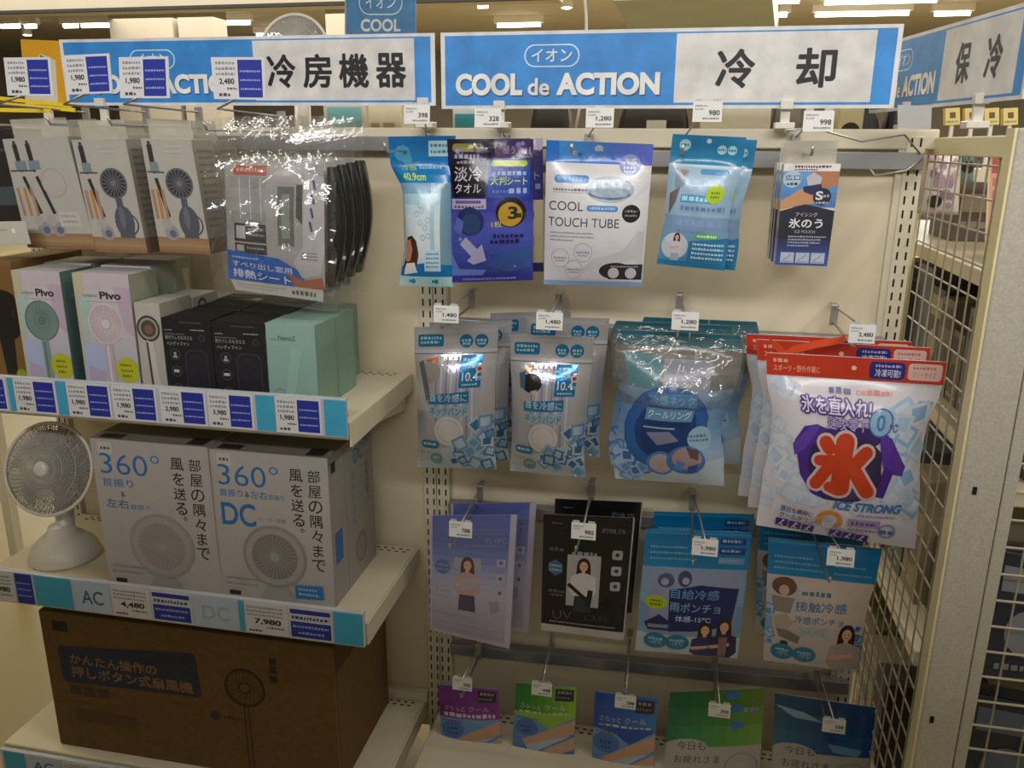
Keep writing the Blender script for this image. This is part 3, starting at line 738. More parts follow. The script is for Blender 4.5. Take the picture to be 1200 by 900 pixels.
for px, py in ((1142, 575), (1092, 843)):
    c = at(px, py, -0.398); MB().box(c.x - 0.003, -0.3992, c.z - 0.006, c.x + 0.003, -0.397, c.z + 0.006).build('slot', 'dark', t, l)
t = thing('rack_post', 'narrow post strip beside the broad grey post', 'post', (0.50, -0.385, 0)); l = t.location.copy()
MB().box(0.4855, -0.396, 0, 0.504, -0.366, 1.475).build('post_body', 'postp', t, l, bevel=0.002)
# basket front right of the post
zt = at(1190, 541, -0.39).z
t = thing('wire_basket', 'ivory wire basket front at the lower right edge', 'basket', (0.7, -0.39, 0.1)); l = t.location.copy()
mb = MB(); xx = 0.532
while xx < 1.0: mb.tube([(xx, -0.388, 0.05), (xx, -0.388, zt)], 0.0019, 5); xx += 0.05
zz = 0.06
while zz < zt: mb.tube([(0.50, -0.391, zz), (1.0, -0.391, zz)], 0.0022, 5); zz += 0.045
o = mb.build('wire', 'wire', t, l); o['kind'] = 'stuff'
MB().box(0.505, -0.392, zt + 0.03, 1.0, -0.384, 1.47).build('upper_panel', 'steel', t, l)

rr = random.Random(4)
for k in range(7):
    xa = 0.515 + (k % 3) * 0.15; zb = 0.10 + (k // 3) * 0.26; h = 0.22
    q = [Vector((xa, -0.34, zb + h)), Vector((xa + 0.14, -0.33, zb + h - 0.02)), Vector((xa + 0.14, -0.345, zb)), Vector((xa, -0.35, zb))]
    c1, c2 = rr.choice((('#2a3040', '#8a8f98'), ('#30343a', '#6a6f7a'), ('#3c3a38', '#9a958c'), ('#1f2a3a', '#5c6a80')))
    t = thing('packet', 'dark packet in the wire basket, %s column, %s layer' % (('nearest the post', 'middle', 'far right')[k % 3], ('lowest', 'middle', 'top')[k // 3]), 'packet', (xa + 0.07, -0.34, zb), 'packets behind the basket wires'); l = t.location.copy()
    f = Face(*q); b = Vector((0, 0.10, 0)); mb = MB(); mb.hexa([f.D, f.C, f.C + b, f.D + b, f.A, f.B, f.B + b * 0.4, f.A + b * 0.4], c1); mb.build('pouch', 'film', t, l, bevel=0.004)
    ik = Ink(f.ar); ik.rect(0.1, 0.1, 0.9, 0.3, c2); ik.ell(0.5, 0.62, 0.2, c2); ik.dash(0.15, 0.88, 0.85, 0.05, c2); ik.put(f, 'printed_front', 'film', t, l)

# neighbouring rack seen through the mesh: decks facing the side aisle, boxes and hanging packs
t = thing('side_rack', 'cream rack with white decks seen through the wire mesh', 'shelf', (0.95, 0.55, 0)); l = t.location.copy()
for z, x0 in ((1.20, 0.62), (0.82, 0.64), (0.45, 0.52), (0.12, 0.47)):
    o = thing('shelf', {1.20: 'white top deck of the side rack', 0.82: 'second deck from the top of the side rack', 0.45: 'third deck from the top of the side rack', 0.12: 'lowest deck of the side rack'}[z], 'shelf', (0.95, 0.8, z))
    MB().box(x0, -0.02, z - 0.035, 1.245, 1.6, z).build('deck', 'steel', o, o.location.copy(), bevel=0.003)
MB().box(1.25, -0.02, 0, 1.28, 1.6, 1.47).build('back_panel', 'panel', t, l)
for y, lab in ((0.72, 'cream upright in the middle of the side rack front'), (1.62, 'cream upright at the far end of the side rack')):
    o = thing('rack_post', lab, 'post', (0.59, y, 0)); MB().box(0.565, y, 0, 0.598, y + 0.035, 1.465).build('post_body', 'frame', o, o.location.copy(), bevel=0.002)
rr = random.Random(11)
cols = ['#4a4f58', '#5b5e68', '#656a74', '#6a5f4a', '#3a3226', '#49515e', '#8f8468', '#2e2a26', '#4a3c2a']
rows = [(0.82, 0.30, 'second'), (0.45, 0.30, 'third'), (0.12, 0.28, 'bottom')]
nm = ('first', 'second', 'third', 'fourth', 'fifth', 'sixth', 'seventh', 'eighth', 'ninth', 'tenth')
for z, hmax, rn in rows:
    y = 0.02; k = 0
    while y < 1.3 and k < 10:
        d = rr.uniform(0.09, 0.17); h = rr.uniform(0.18, hmax); c = rr.choice(cols); x0 = {'second': 0.66, 'third': 0.54, 'bottom': 0.48}[rn] + rr.uniform(0, 0.05)
        o = thing('carton', 'dull carton on the %s deck of the side rack, %s from its near end' % (rn, nm[k]), 'box', (x0 + 0.1, y + d / 2, z), 'cartons on the side rack'); lo = o.location.copy()
        MB().box(x0, y, z, x0 + 0.22, y + d - 0.006, z + h, c).build('carton', 'card', o, lo, bevel=0.002)
        f = Face((x0, y + d - 0.006, z + h), (x0, y, z + h), (x0, y, z), (x0, y + d - 0.006, z)); ik = Ink(f.ar); c2 = rr.choice(cols)
        ik.rect(0.1, 0.08, 0.9, 0.3, c2); ik.ell(0.5, 0.6, 0.16, c2); ik.dash(0.12, 0.86, 0.88, 0.05, '#b8b2a0'); ik.put(f, 'printed_front', 'card', o, lo)
        y += d; k += 1
# packs on the white top deck
for i, (x0, y0, w, d, h, c, lab) in enumerate(((0.68, 0.06, 0.16, 0.14, 0.05, '#e6dfc8', 'low white packet lying on the top deck of the side rack'), (0.70, 0.30, 0.2, 0.20, 0.09, '#d9d2c0', 'white carton lying on the top deck of the side rack'), (0.72, 0.86, 0.2, 0.22, 0.16, '#5b4e46', 'dark carton standing on the top deck behind the upright'))):
    o = thing('carton', lab, 'box', (x0 + w / 2, y0 + d / 2, 1.2)); lo = o.location.copy()
    MB().box(x0, y0, 1.2, x0 + w, y0 + d, 1.2 + h, c).build('carton', 'card', o, lo, bevel=0.002)
    f = Face((x0, y0, 1.2 + h), (x0 + w, y0, 1.2 + h), (x0 + w, y0, 1.2), (x0, y0, 1.2)); ik = Ink(f.ar); ik.rect(0.1, 0.2, 0.6, 0.5, '#9a8f86'); ik.dash(0.1, 0.65, 0.9, 0.12, '#8a8178'); ik.put(f, 'printed_front', 'card', o, lo)
def pattern_pack(ik):
    ik.rect(0.0, 0.0, 1, 0.12, '#cfc6cc')
    r = random.Random(5)
    for k in range(16): ik.ell(r.uniform(0.15, 0.85), r.uniform(0.2, 0.9), r.uniform(0.04, 0.09), r.choice(('#9c7f92', '#b59aa8', '#8d8796', '#c3a7a4')), n=12)
    ik.ell(0.35, 0.82, 0.09, '#3a3438'); ik.rect(0.25, 0.45, 0.75, 0.62, '#ab90a6')
bag('hanging_pack', 'pink and white patterned pack hanging behind the wire mesh', 'pouch', [(1083, 166), (1128, 166), (1123, 252), (1075, 250)], 0.10, 0.02, '#d9d0cc', pattern_pack, seed=21)
hp2 = bag('hanging_pack', 'teal and grey pack hanging behind the mesh, right of the pink one', 'pouch', [(1128, 166), (1143, 166), (1141, 215), (1122, 215)], 0.35, 0.015, '#6f8a88', lambda ik: (ik.rect(0, 0, 1, 0.3, '#3f7f86'), ik.ell(0.5, 0.6, 0.15, '#2c3534')), seed=22)
q = at(1136, 167, 0.35); MB().tube([(q.x, 0.351, q.z - 0.004), (q.x, 0.351, 1.455), (0.434, 0.351, 1.455)], 0.0015, 5).build('hanger', 'wire', hp2, hp2.location.copy())
# red price banner strip beside the post
q = quad([(1160, 166), (1182, 165), (1176, 290), (1154, 288)], 0.02)
t = thing('banner_strip', 'narrow vertical red lettered banner strip beside the post', 'banner', (Face(*q).C + Face(*q).D) / 2)
def banner(ik):
    ik.rect(0.1, 0.02, 0.9, 0.98, '#d9a08a'); ik.rect(0.18, 0.05, 0.82, 0.30, '#b2564c')
    for k in range(5): ik.rect(0.25, 0.34 + 0.12 * k, 0.75, 0.42 + 0.12 * k, '#c27464')
l = t.location.copy(); flat_card('strip', q, 0, '#e0c9a6', banner, t, l, th=0.002)
MB().tube([(q[0].x + 0.012, q[0].y + 0.001, q[0].z - 0.004), (q[0].x + 0.012, q[0].y + 0.001, 1.455), (0.434, q[0].y + 0.001, 1.455)], 0.0015, 5).build('hanger', 'wire', t, l)

# ------------------------------------------------------------------ things that show above and behind the bay
t = thing('yellow_poster', 'yellow poster board with a small green mark behind the price cards', 'poster', at(48, 120, 0.12)); l = t.location.copy()
flat_card('board', [(24, 46), (74, 48), (78, 124), (30, 122)], 0.12, '#dca21c', lambda ik: (ik.poly([(0.0, 1), (0.0, 0.55), (0.45, 0.2), (0.8, 0.3), (0.8, 1)], '#d8d2bc'), ik.poly([(0.45, 0.22), (0.62, 0.3), (0.55, 0.4), (0.38, 0.34)], '#4f8a3a')), t, l, th=0.004)
q = at(55, 120, 0.13); MB().box(q.x - 0.01, 0.126, 1.40, q.x + 0.01, 0.134, q.z + 0.06).build('stand', 'white', t, l)
for i, (a, b) in enumerate((((-30, 112), (84, 124)), ((-30, 119), (88, 129)), ((-30, 128), (60, 130)))):
    t = thing('yellow_strip', ('upper', 'middle', 'lower')[i] + ' yellow shelf strip at the upper left edge', 'strip', at(20, 120, -0.10 - 0.05 * i), 'yellow strips at the left'); l = t.location.copy()
    MB().beam(at(*a, -0.10 - 0.05 * i), at(*b, -0.06 - 0.05 * i), 0.004, 0.0075).build('strip', mat('yellow_strip_%d' % i, '#e8c81c', 0.35), t, l)
# second sign farther back
q = quad([(404, -40), (487, -40), (487, 60), (404, 60)], 0.9)
f = Face(*q); t = thing('hanging_sign', 'blue campaign sign hung farther back, above the left sign', 'sign', (f.C + f.D) / 2); l = t.location.copy()
def back_sign(ik):
    ik.pill(0.2, 0.28, 0.82, 0.57, '#cfe0ee'); ik.pill(0.215, 0.295, 0.805, 0.555, '#4a86c0'); ik.text('イオン', 0.51, 0.35, 0.14, '#dfe7ec', w=0.42, al='c', bold=0.01)
    ik.text('COOL', 0.51, 0.615, 0.15, '#dfe3e4', w=0.56, al='c', bold=0.03)
    ik.rect(0, 0, 0.02, 1, '#b8b5aa')
flat_card('board', q, 0, '#4a86c0', back_sign, t, l, th=0.004, m='sign')
# white cord hanging from the ceiling
t = thing('hanging_rope', 'white cord hanging from the ceiling above the middle sign', 'rope', at(686, 130, 0.5)); l = t.location.copy()
MB().tube([at(681, -60, 0.5), at(685, -5, 0.5), at(687, 20, 0.5), at(687, 60, 0.5), at(682, 110, 0.5), at(675, 150, 0.5)], 0.0036, 8).build('strand', 'white', t, l, smooth=True)

# goods on the bay back to back with this one, seen between the signs and the top cap
t = thing('rear_shelf', 'cream shelf top of the bay back to back with this one', 'shelf', (-0.4, 0.25, 1.40)); l = t.location.copy()
MB().box(-2.2, 0.06, 1.37, 0.42, 0.5, 1.40).build('deck', 'steel', t, l, bevel=0.003)
for x in (-2.1, -0.5, 0.38): MB().box(x, 0.44, 0, x + 0.03, 0.47, 1.37).build('upright', 'steel', t, l)
def rear(name, label, cat, px0, px1, pyt, Y, col, m='card', dep=0.10, fn=None, cap=None):
    a = at(px0, pyt, Y); b = at(px1, pyt, Y); lo = Vector(((a.x + b.x) / 2, Y + dep / 2, 1.40))
    t = thing(name, label, cat, lo)
    if cap:                                         # soft bag: waisted block with rounded top and a handle
        mb = MB(); w = (b.x - a.x) / 2; cx = lo.x; H = a.z - 1.40; pr = []
        rows = 7
        for j in range(rows):
            s = j / (rows - 1); k = 1 - 0.28 * s ** 3
            pr.append([(cx - w * k, Y + 0.0 + 0.02 * s, 1.40 + H * s), (cx + w * k, Y + 0.02 * s, 1.40 + H * s), (cx + w * k, Y + dep - 0.02 * s, 1.40 + H * s), (cx - w * k, Y + dep - 0.02 * s, 1.40 + H * s)])
        vs = [p for r in pr for p in r]; fs = [(0, 1, 2, 3)[::-1], tuple((rows - 1) * 4 + k for k in range(4))]
        for j in range(rows - 1):
            for k in range(4): fs.append((j * 4 + k, j * 4 + (k + 1) % 4, j * 4 + 4 + (k + 1) % 4, j * 4 + 4 + k))
        mb.add(vs, fs, col); mb.build('bag_body', m, t, lo, bevel=0.012)
        MB().tube([(cx - w * 0.4, Y + dep / 2, a.z - 0.01), (cx - w * 0.3, Y + dep / 2, a.z + 0.05), (cx + w * 0.3, Y + dep / 2, a.z + 0.05), (cx + w * 0.4, Y + dep / 2, a.z - 0.01)], 0.006, 6, col).build('handle', m, t, lo, smooth=True)
    else:
        MB().box(a.x, Y, 1.40, b.x, Y + dep, a.z, col).build('carton', m, t, lo, bevel=0.003)
    if fn:
        f = Face((a.x, Y, a.z), (b.x, Y, a.z), (b.x, Y, 1.40), (a.x, Y, 1.40)); ik = Ink(f.ar); fn(ik); ik.put(f, 'printed_front', m, t, lo, base=0.001 if not cap else 0.004)
    return t
wtag = lambda ik: (ik.rect(0.42, 0.35, 0.68, 0.62, '#dedbd2'), ik.text('1,480', 0.47, 0.46, 0.06, '#55504a', w=0.16))
rear('carton', 'white carton with cyan print behind the left sign', 'box', 378, 428, 118, 0.30, '#d6d0bd', fn=lambda ik: (ik.rect(0.1, 0.1, 0.9, 0.45, '#7fc0c8'), ik.dash(0.15, 0.6, 0.85, 0.1, '#4f8f98')))
rear('carton', 'cream carton behind the gap between the two signs', 'box', 430, 470, 122, 0.32, '#ddd3b4', fn=lambda ik: ik.dash(0.1, 0.3, 0.9, 0.2, '#a89c78'))
rear('carton', 'cyan lettered carton under the left end of the middle sign', 'box', 530, 560, 118, 0.30, '#cfe0dc', fn=lambda ik: ik.rect(0.1, 0.2, 0.9, 0.5, '#3f9aa8'))
rear('cooler_bag', 'dark brown bag behind the tag reading 1,280', 'bag', 618, 668, 112, 0.30, '#2a221c', 'card', cap=1)
rear('cooler_bag', 'dark brown bag with a white price card, under the middle sign', 'bag', 722, 812, 110, 0.28, '#2e2720', 'card', cap=1, fn=wtag)
rear('carton', 'broad cream carton under the white half of the middle sign', 'box', 822, 905, 118, 0.28, '#ded8c2', fn=lambda ik: ik.dash(0.1, 0.4, 0.5, 0.15, '#c2b99c'))
rear('cooler_bag', 'grey cloth bag right of the broad cream carton', 'bag', 908, 945, 112, 0.30, '#6e675a', 'card', cap=1)
rear('cooler_bag', 'black bag behind the right end of the middle sign', 'bag', 958, 1040, 126, 0.34, '#14121a', 'card', cap=1)
rear('carton', 'cream plastic carton in front of the black bag', 'box', 985, 1014, 124, 0.26, '#dccf9c', fn=lambda ik: ik.ell(0.5, 0.4, 0.15, '#2a251c'))
rear('cooler_bag', 'small black bag behind the blank grey tag', 'bag', 1044, 1075, 116, 0.33, '#17151c', 'card', cap=1)
t = thing('shelf', 'narrow cream ledge that carries the yellow price cards', 'shelf', (0.8, 0.62, 1.37)); MB().box(0.438, 0.58, 1.37, 1.2, 0.70, 1.40).build('deck', 'steel', t, t.location.copy()); MB().box(0.438, 0.66, 0, 0.466, 0.69, 1.37).build('upright', 'steel', t, t.location.copy())
# row of bright price cards over the side rack
for i, px in enumerate((1108, 1131, 1154, 1176)):
    q = quad([(px, 127), (px + 17, 126), (px + 17, 146), (px, 147)], 0.60)
    t = thing('price_card', ('first', 'second', 'third', 'fourth')[i] + ' yellow price card from the left over the side rack', 'card', (Face(*q).C + Face(*q).D) / 2, 'yellow price cards over the side rack')
    flat_card('card', q, 0, '#e2cf86', lambda ik: (ik.rect(0.3, 0.25, 0.7, 0.6, '#6a5a34'), ik.dash(0.1, 0.75, 0.9, 0.1, '#8a7a4c')), t, t.location.copy(), th=0.02)
    p = Face(*q).P(0.5, 1.0); MB().box(p.x - 0.004, p.y + 0.004, 1.40, p.x + 0.004, p.y + 0.012, p.z + 0.02).build('stand', 'white', t, t.location.copy())

# ================================================================== goods of the centre bay
# ---- top row
def towel_cyan(ik):
    ik.grad(0, 0, 1, 0.30, ['#0d86b4', '#1592bd', '#1f9ac0'], 6)
    ik.ell(0.2, 0.11, 0.055, '#4fb4cf', n=9); ik.ell(0.27, 0.15, 0.035, '#5cbad2', n=7)
    ik.rect(0.60, 0.03, 0.97, 0.13, '#a9cfdc'); ik.dash(0.63, 0.05, 0.94, 0.02, '#5e93a8'); ik.dash(0.63, 0.09, 0.9, 0.02, '#5e93a8')
    ik.text('冷感', 0.16, 0.185, 0.035, '#a9c846', w=0.24); ik.text('40.9cm', 0.14, 0.235, 0.05, '#b9d83c', w=0.40, bold=0.02); ik.dash(0.45, 0.19, 0.8, 0.02, '#9ad0dd')
    ik.grad(0, 0.30, 1, 0.86, ['#7fb9cf', '#c2d3dc', '#cfd8de', '#c5d2da'], 8)
    ik.rect(0.62, 0.30, 0.70, 0.86, '#9fc0cd'); ik.rect(0.80, 0.30, 1.0, 0.86, '#7ea9b5'); ik.rect(0.0, 0.34, 0.05, 0.86, '#93b7c6')
    r = random.Random(2)
    for k in range(9): ik.ring(r.uniform(0.15, 0.6), r.uniform(0.40, 0.66), 0.022, 0.008, '#9fb6cd', 10)
    ik.poly([(0.04, 0.86), (0.5, 0.83), (1, 0.85), (1, 0.93), (0.0, 0.93)], '#1590bd')
    ik.poly([(0.12, 0.66), (0.24, 0.645), (0.34, 0.68), (0.38, 0.78), (0.34, 0.86), (0.10, 0.90), (0.06, 0.86)], '#4a2d22'); ik.poly([(0.08, 0.69), (0.20, 0.67), (0.24, 0.74), (0.20, 0.82), (0.12, 0.83), (0.07, 0.78)], '#b98368')
    ik.poly([(0.12, 0.84), (0.30, 0.83), (0.36, 0.90), (0.08, 0.92)], '#d9d6d4')
    ik.rect(0.5, 0.74, 0.80, 0.89, '#b5d4e2'); [ik.dash(0.53, 0.76 + 0.03 * k, 0.77, 0.014, '#5f9db8') for k in range(4)]
    ik.rect(0, 0.93, 1, 1, '#a3c9cd'); ik.ell(0.27, 0.965, 0.018, '#2f93a8', n=10); ik.ell(0.70, 0.965, 0.018, '#2f93a8', n=10); ik.poly([(0.19, 0.95), (0.25, 0.965), (0.19, 0.98)], '#2f93a8'); ik.poly([(0.62, 0.95), (0.68, 0.965), (0.62, 0.98)], '#2f93a8')
bag('pouch_of_towel', 'cyan topped clear pouch with a rolled pale towel, beside the dark violet one', 'pouch', [(455, 160), (534, 159), (531, 336), (468, 334)], -0.17, 0.028, '#9fc3cf', towel_cyan, hv=0.22, seed=1,
    edge=[(0, 0, 0), (0.16, 0, 0), (0.36, 0.17, -0.02), (0.72, 0.15, -0.02), (0.92, 0.05, 0), (1, 0, 0)])
def towel_violet(ik):
    ik.grad(0, 0, 1, 1, ['#191430', '#231f5c', '#34348f', '#4550a8', '#39479a', '#2b3280'], 14)
    ik.rect(0.0, 0.0, 0.55, 0.06, '#1d1626'); ik.pill(0.06, 0.03, 0.43, 0.085, '#8f8a48'); ik.dash(0.09, 0.10, 0.4, 0.03, '#9b93ad')
    ik.rect(0.56, 0.0, 0.99, 0.13, '#3c2258'); ik.text('極うす', 0.66, 0.045, 0.055, '#b79cc4', w=0.22); ik.dash(0.86, 0.05, 0.97, 0.05, '#a08cb8')
    ik.rect(0.05, 0.13, 0.47, 0.395, '#0d0b14'); ik.text('淡冷', 0.09, 0.185, 0.10, '#b9b4bf', w=0.34, bold=0.012); ik.text('タオル', 0.10, 0.30, 0.065, '#c4bfc9', w=0.32, bold=0.008); ik.dash(0.12, 0.145, 0.34, 0.02, '#8a8496')
    ik.rect(0.50, 0.14, 0.97, 0.40, '#28469a'); ik.pill(0.53, 0.145, 0.94, 0.185, '#a8b820'); ik.dash(0.55, 0.215, 0.93, 0.03, '#8fa3cf')
    ik.text('大判', 0.53, 0.255, 0.055, '#9fc03c', w=0.18, bold=0.02); ik.text('シート', 0.72, 0.26, 0.05, '#c3cf7c', w=0.22, bold=0.015); ik.dash(0.55, 0.345, 0.78, 0.02, '#5f6fb8'); ik.dash(0.74, 0.325, 0.94, 0.045, '#9aa6d8')
    ik.rect(0.05, 0.405, 0.48, 0.475, '#a9a6bb'); ik.rect(0.10, 0.415, 0.42, 0.437, '#6e4c8c'); ik.dash(0.08, 0.448, 0.45, 0.02, '#5a5574')
    ik.ell(0.28, 0.56, 0.105, '#1d2a5c', 0.10); ik.ell(0.29, 0.58, 0.075, '#28406f', 0.075); ik.poly([(0.12, 0.53), (0.2, 0.56), (0.16, 0.66), (0.06, 0.62)], '#5363ad')
    ik.ell(0.76, 0.50, 0.105, '#15121c'); ik.ell(0.755, 0.515, 0.085, '#b08a2c'); ik.text('3', 0.73, 0.46, 0.09, '#20242c', w=0.11, bold=0.03); ik.dash(0.83, 0.50, 0.93, 0.04, '#3a3218'); ik.text('1枚', 0.54, 0.56, 0.045, '#b9a63c', w=0.12, bold=0.02)
    ik.dash(0.56, 0.65, 0.9, 0.03, '#1b1a4c'); ik.dash(0.52, 0.69, 0.86, 0.03, '#1b1a4c')
    ik.poly([(0.14, 0.72), (0.22, 0.67), (0.36, 0.755), (0.42, 0.72), (0.46, 0.84), (0.30, 0.87), (0.22, 0.84), (0.28, 0.81)], '#a09fc0')
    ik.poly([(0.45, 0.88), (0.7, 0.78), (0.98, 0.74), (0.98, 0.90), (0.7, 0.93)], '#2f4f8c'); ik.poly([(0.02, 0.78), (0.12, 0.9), (0.45, 0.91), (0.4, 0.95), (0.02, 0.95)], '#5c74bd')
    r = random.Random(9)
    for k in range(16): ik.ell(r.uniform(0.02, 0.98), r.choice((r.uniform(0.02, 0.14), r.uniform(0.42, 0.95))), r.uniform(0.006, 0.02), r.choice(('#7f86c4', '#9b9ccc', '#56619f')), n=8)
    ik.rect(0, 0.955, 1, 1, '#33308a'); ik.dash(0.15, 0.97, 0.8, 0.015, '#7f7fc0')
tv = bag('pouch_of_towel', 'front dark violet pouch with a black block of white lettering', 'pouch', [(524, 163), (625, 163), (624.5, 328), (529, 331)], -0.17, 0.022, '#2d2f7c', towel_violet, hv=0.06, seed=2)
def towel_gold(ik):
    ik.grad(0, 0, 1, 0.45, ['#33204e', '#2e2a6c', '#2a2f78'], 6); ik.rect(0, 0.45, 1, 0.93, '#cbbf9a'); ik.ell(0.72, 0.56, 0.11, '#4a4a44'); ik.ell(0.72, 0.56, 0.085, '#c3a45c'); ik.rect(0.6, 0.72, 0.9, 0.80, '#b3a98a')
    ik.ell(0.95, 0.02, 0.07, '#a99fb4', n=9); ik.poly([(0.75, 0.14), (0.9, 0.08), (0.86, 0.19)], '#b9bb2a'); ik.text('ト', 0.90, 0.24, 0.06, '#8f93c4', w=0.06); ik.dash(0.84, 0.33, 0.97, 0.04, '#8086bd')
    ik.rect(0, 0.93, 1, 1, '#2f2f6a'); ik.ell(0.8, 0.9, 0.03, '#c79a34')
bag('pouch_of_towel', 'rear dark violet pouch with a cream lower half and a gold ring', 'pouch', [(542, 163), (636, 162), (637, 318), (545, 320)], -0.125, 0.012, '#2d2f7c', towel_gold, hv=0.06, seed=3)

def tube(ik):
    ik.grad(0, 0.13, 1, 1, ['#d3d2d6', '#cfced3', '#c6c5cd'], 6)
    for i in range(8): ik.rect(i / 8, 0, (i + 1) / 8, 0.145, '#%02x%02x%02x' % (int(47 + 6 * i), int(140 - 5.2 * i), int(206 - 1.5 * i)))
    ik.ell(0.50, 0.04, 0.02, '#b9c2cc'); ik.rect(0.46, 0.03, 0.54, 0.06, '#9fb0c0')
    ik.ell(0.80, 0.145, 0.072, '#8d9fd0'); ik.text('冷感', 0.80, 0.10, 0.045, '#e4e8f4', w=0.11, al='c', bold=0.01); ik.dash(0.74, 0.155, 0.86, 0.018, '#e0e5f3'); ik.dash(0.75, 0.18, 0.85, 0.016, '#e0e5f3')
    ik.pill(0.09, 0.225, 0.43, 0.28, '#3f7fc4'); ik.dash(0.12, 0.24, 0.40, 0.025, '#6fa4d8'); ik.dash(0.08, 0.315, 0.44, 0.018, '#74747c'); ik.dash(0.08, 0.34, 0.44, 0.006, '#a0a0a8')
    ik.ell(0.63, 0.315, 0.165, '#9fb0c2', 0.088); ik.ell(0.64, 0.29, 0.13, '#b6c4d2', 0.06); ik.ell(0.63, 0.345, 0.145, '#56697e', 0.040); ik.ell(0.63, 0.332, 0.14, '#8ea1b5', 0.038)
    for a, b, c, d in ((0.045, 0.405, 0.36, 'COOL'), (0.04, 0.515, 0.72, 'TOUCH TUBE')):
        ik.text(d, a, b, 0.062, '#3a3a40', w=c - 0.02, bold=-0.004)
    ik.pill(0.42, 0.425, 0.72, 0.465, '#4d86c2'); ik.dash(0.45, 0.435, 0.69, 0.018, '#a6c4e2')
    ik.ell(0.845, 0.475, 0.062, '#202024'); ik.dash(0.79, 0.45, 0.9, 0.016, '#8b8b90'); ik.dash(0.79, 0.48, 0.9, 0.016, '#8b8b90')
    for k in range(3): ik.dash(0.06, 0.615 + 0.026 * k, (0.50, 0.50, 0.30)[k], 0.010, '#8b8b92')
    ik.poly([(0.92, 0.6), (0.98, 0.6), (0.98, 0.9), (0.3, 0.93), (0.5, 0.80), (0.78, 0.74)], '#bcbbc2'); ik.poly([(0.1, 0.95), (0.9, 0.80), (0.98, 0.88), (0.96, 0.96)], '#c9c8ce')
    for u, v in ((0.17, 0.80), (0.40, 0.755), (0.31, 0.88)): ik.ring(u, v, 0.068, 0.004, '#a3a3ab', 24); ik.dash(u - 0.07, v - 0.01, u + 0.07, 0.016, '#94949c'); ik.dash(u - 0.05, v + 0.015, u + 0.05, 0.012, '#a0a0a8')
    ik.ell(0.73, 0.885, 0.12, '#2c2b34', 0.062); ik.rect(0.66, 0.835, 0.99, 0.947, '#2c2b34'); ik.ell(0.71, 0.90, 0.040, '#b9b8c0'); ik.ell(0.88, 0.90, 0.040, '#b9b8c0'); ik.dash(0.68, 0.845, 0.95, 0.012, '#8f8f9a')
    ik.rect(0, 0.965, 1, 1, '#7f9cc0')
bag('pouch_of_neck_tube', 'pale grey pouch with a blue and lilac band, lettered COOL TOUCH TUBE', 'pouch', [(640.5, 164), (766, 169), (752, 336), (637.5, 333)], -0.17, 0.022, '#c9c8ce', tube, hv=0.15, seed=4, wr=0.0015)

def paleblue(ik):
    ik.grad(0, 0.20, 1, 1, ['#9cb9cf', '#93b3cb', '#8fb2cd', '#7fb0c6', '#56a3bd'], 10)
    ik.grad(0, 0, 1, 0.215, ['#2a9ab8', '#2795b2', '#3ba0b8'], 4)
    ik.ell(0.19, 0.075, 0.042, '#9cc9d3'); ik.ell(0.70, 0.10, 0.034, '#a3ccd6'); ik.ell(0.84, 0.10, 0.034, '#a3ccd6'); ik.ell(0.51, 0.04, 0.018, '#c6d0d4')
    for u, v in ((0.19, 0.075), (0.70, 0.10), (0.84, 0.10)): ik.dash(u - 0.05, v - 0.01, u + 0.05, 0.018, '#2f8fa8')
    ik.rect(0, 0.215, 1, 0.235, '#b9ced8'); ik.poly([(0.1, 0.24), (0.3, 0.26), (0.25, 0.38), (0.12, 0.40)], '#7c8fa8'); ik.poly([(0.17, 0.25), (0.27, 0.27), (0.22, 0.33)], '#8a6a5e')
    ik.pill(0.45, 0.245, 0.85, 0.285, '#5aa9cd'); ik.poly([(0.05, 0.44), (0.20, 0.38), (0.15, 0.5), (0.06, 0.60)], '#6f6560')
    ik.rect(0.22, 0.44, 0.78, 0.50, '#4fb0cf'); ik.dash(0.24, 0.45, 0.76, 0.035, '#a6d7e6'); ik.rect(0.22, 0.51, 0.92, 0.57, '#8aa4c4'); ik.dash(0.24, 0.522, 0.9, 0.035, '#5c7ba6')
    ik.dash(0.20, 0.62, 0.88, 0.055, '#8c9cc8'); ik.dash(0.22, 0.70, 0.62, 0.03, '#6f8ab4')
    ik.ell(0.72, 0.425, 0.073, '#a8c42e'); ik.dash(0.66, 0.405, 0.79, 0.02, '#5f7a1e'); ik.dash(0.66, 0.435, 0.79, 0.02, '#5f7a1e')
    ik.pill(0.50, 0.725, 0.84, 0.765, '#58b45c'); ik.dash(0.53, 0.735, 0.82, 0.02, '#d6ead0'); ik.poly([(0.42, 0.79), (1, 0.75), (1, 0.95), (0.42, 0.95)], '#3a95b4')
    for k in range(4): ik.dash(0.48, 0.80 + 0.036 * k, 0.94, 0.018, '#bfdbe6')
    ik.ell(0.22, 0.84, 0.105, '#c3cad2'); ik.person(0.24, 0.735, 0.23, '#3b2a25', '#c9ccd4', '#9fb4c4')
    ik.rect(0, 0.955, 1, 1, '#2f98b4')
pb = bag('pouch_of_cloth', 'front pale blue pouch with a lime dot and a woman in a white circle', 'pouch', [(788.5, 157), (875, 161), (848.5, 317), (769.5, 309)], -0.18, 0.020, '#8fb4cc', paleblue, hv=0.21, seed=5,
    edge=[(0, 0, 0), (0.22, 0, 0), (0.5, 0.02, -0.055), (0.62, 0.03, -0.05), (0.85, 0.01, 0.0), (1, 0, 0)])
dup(pb, (0.020, 0.035, -0.004), 'rear pale blue pouch, its edge showing right of the front one')
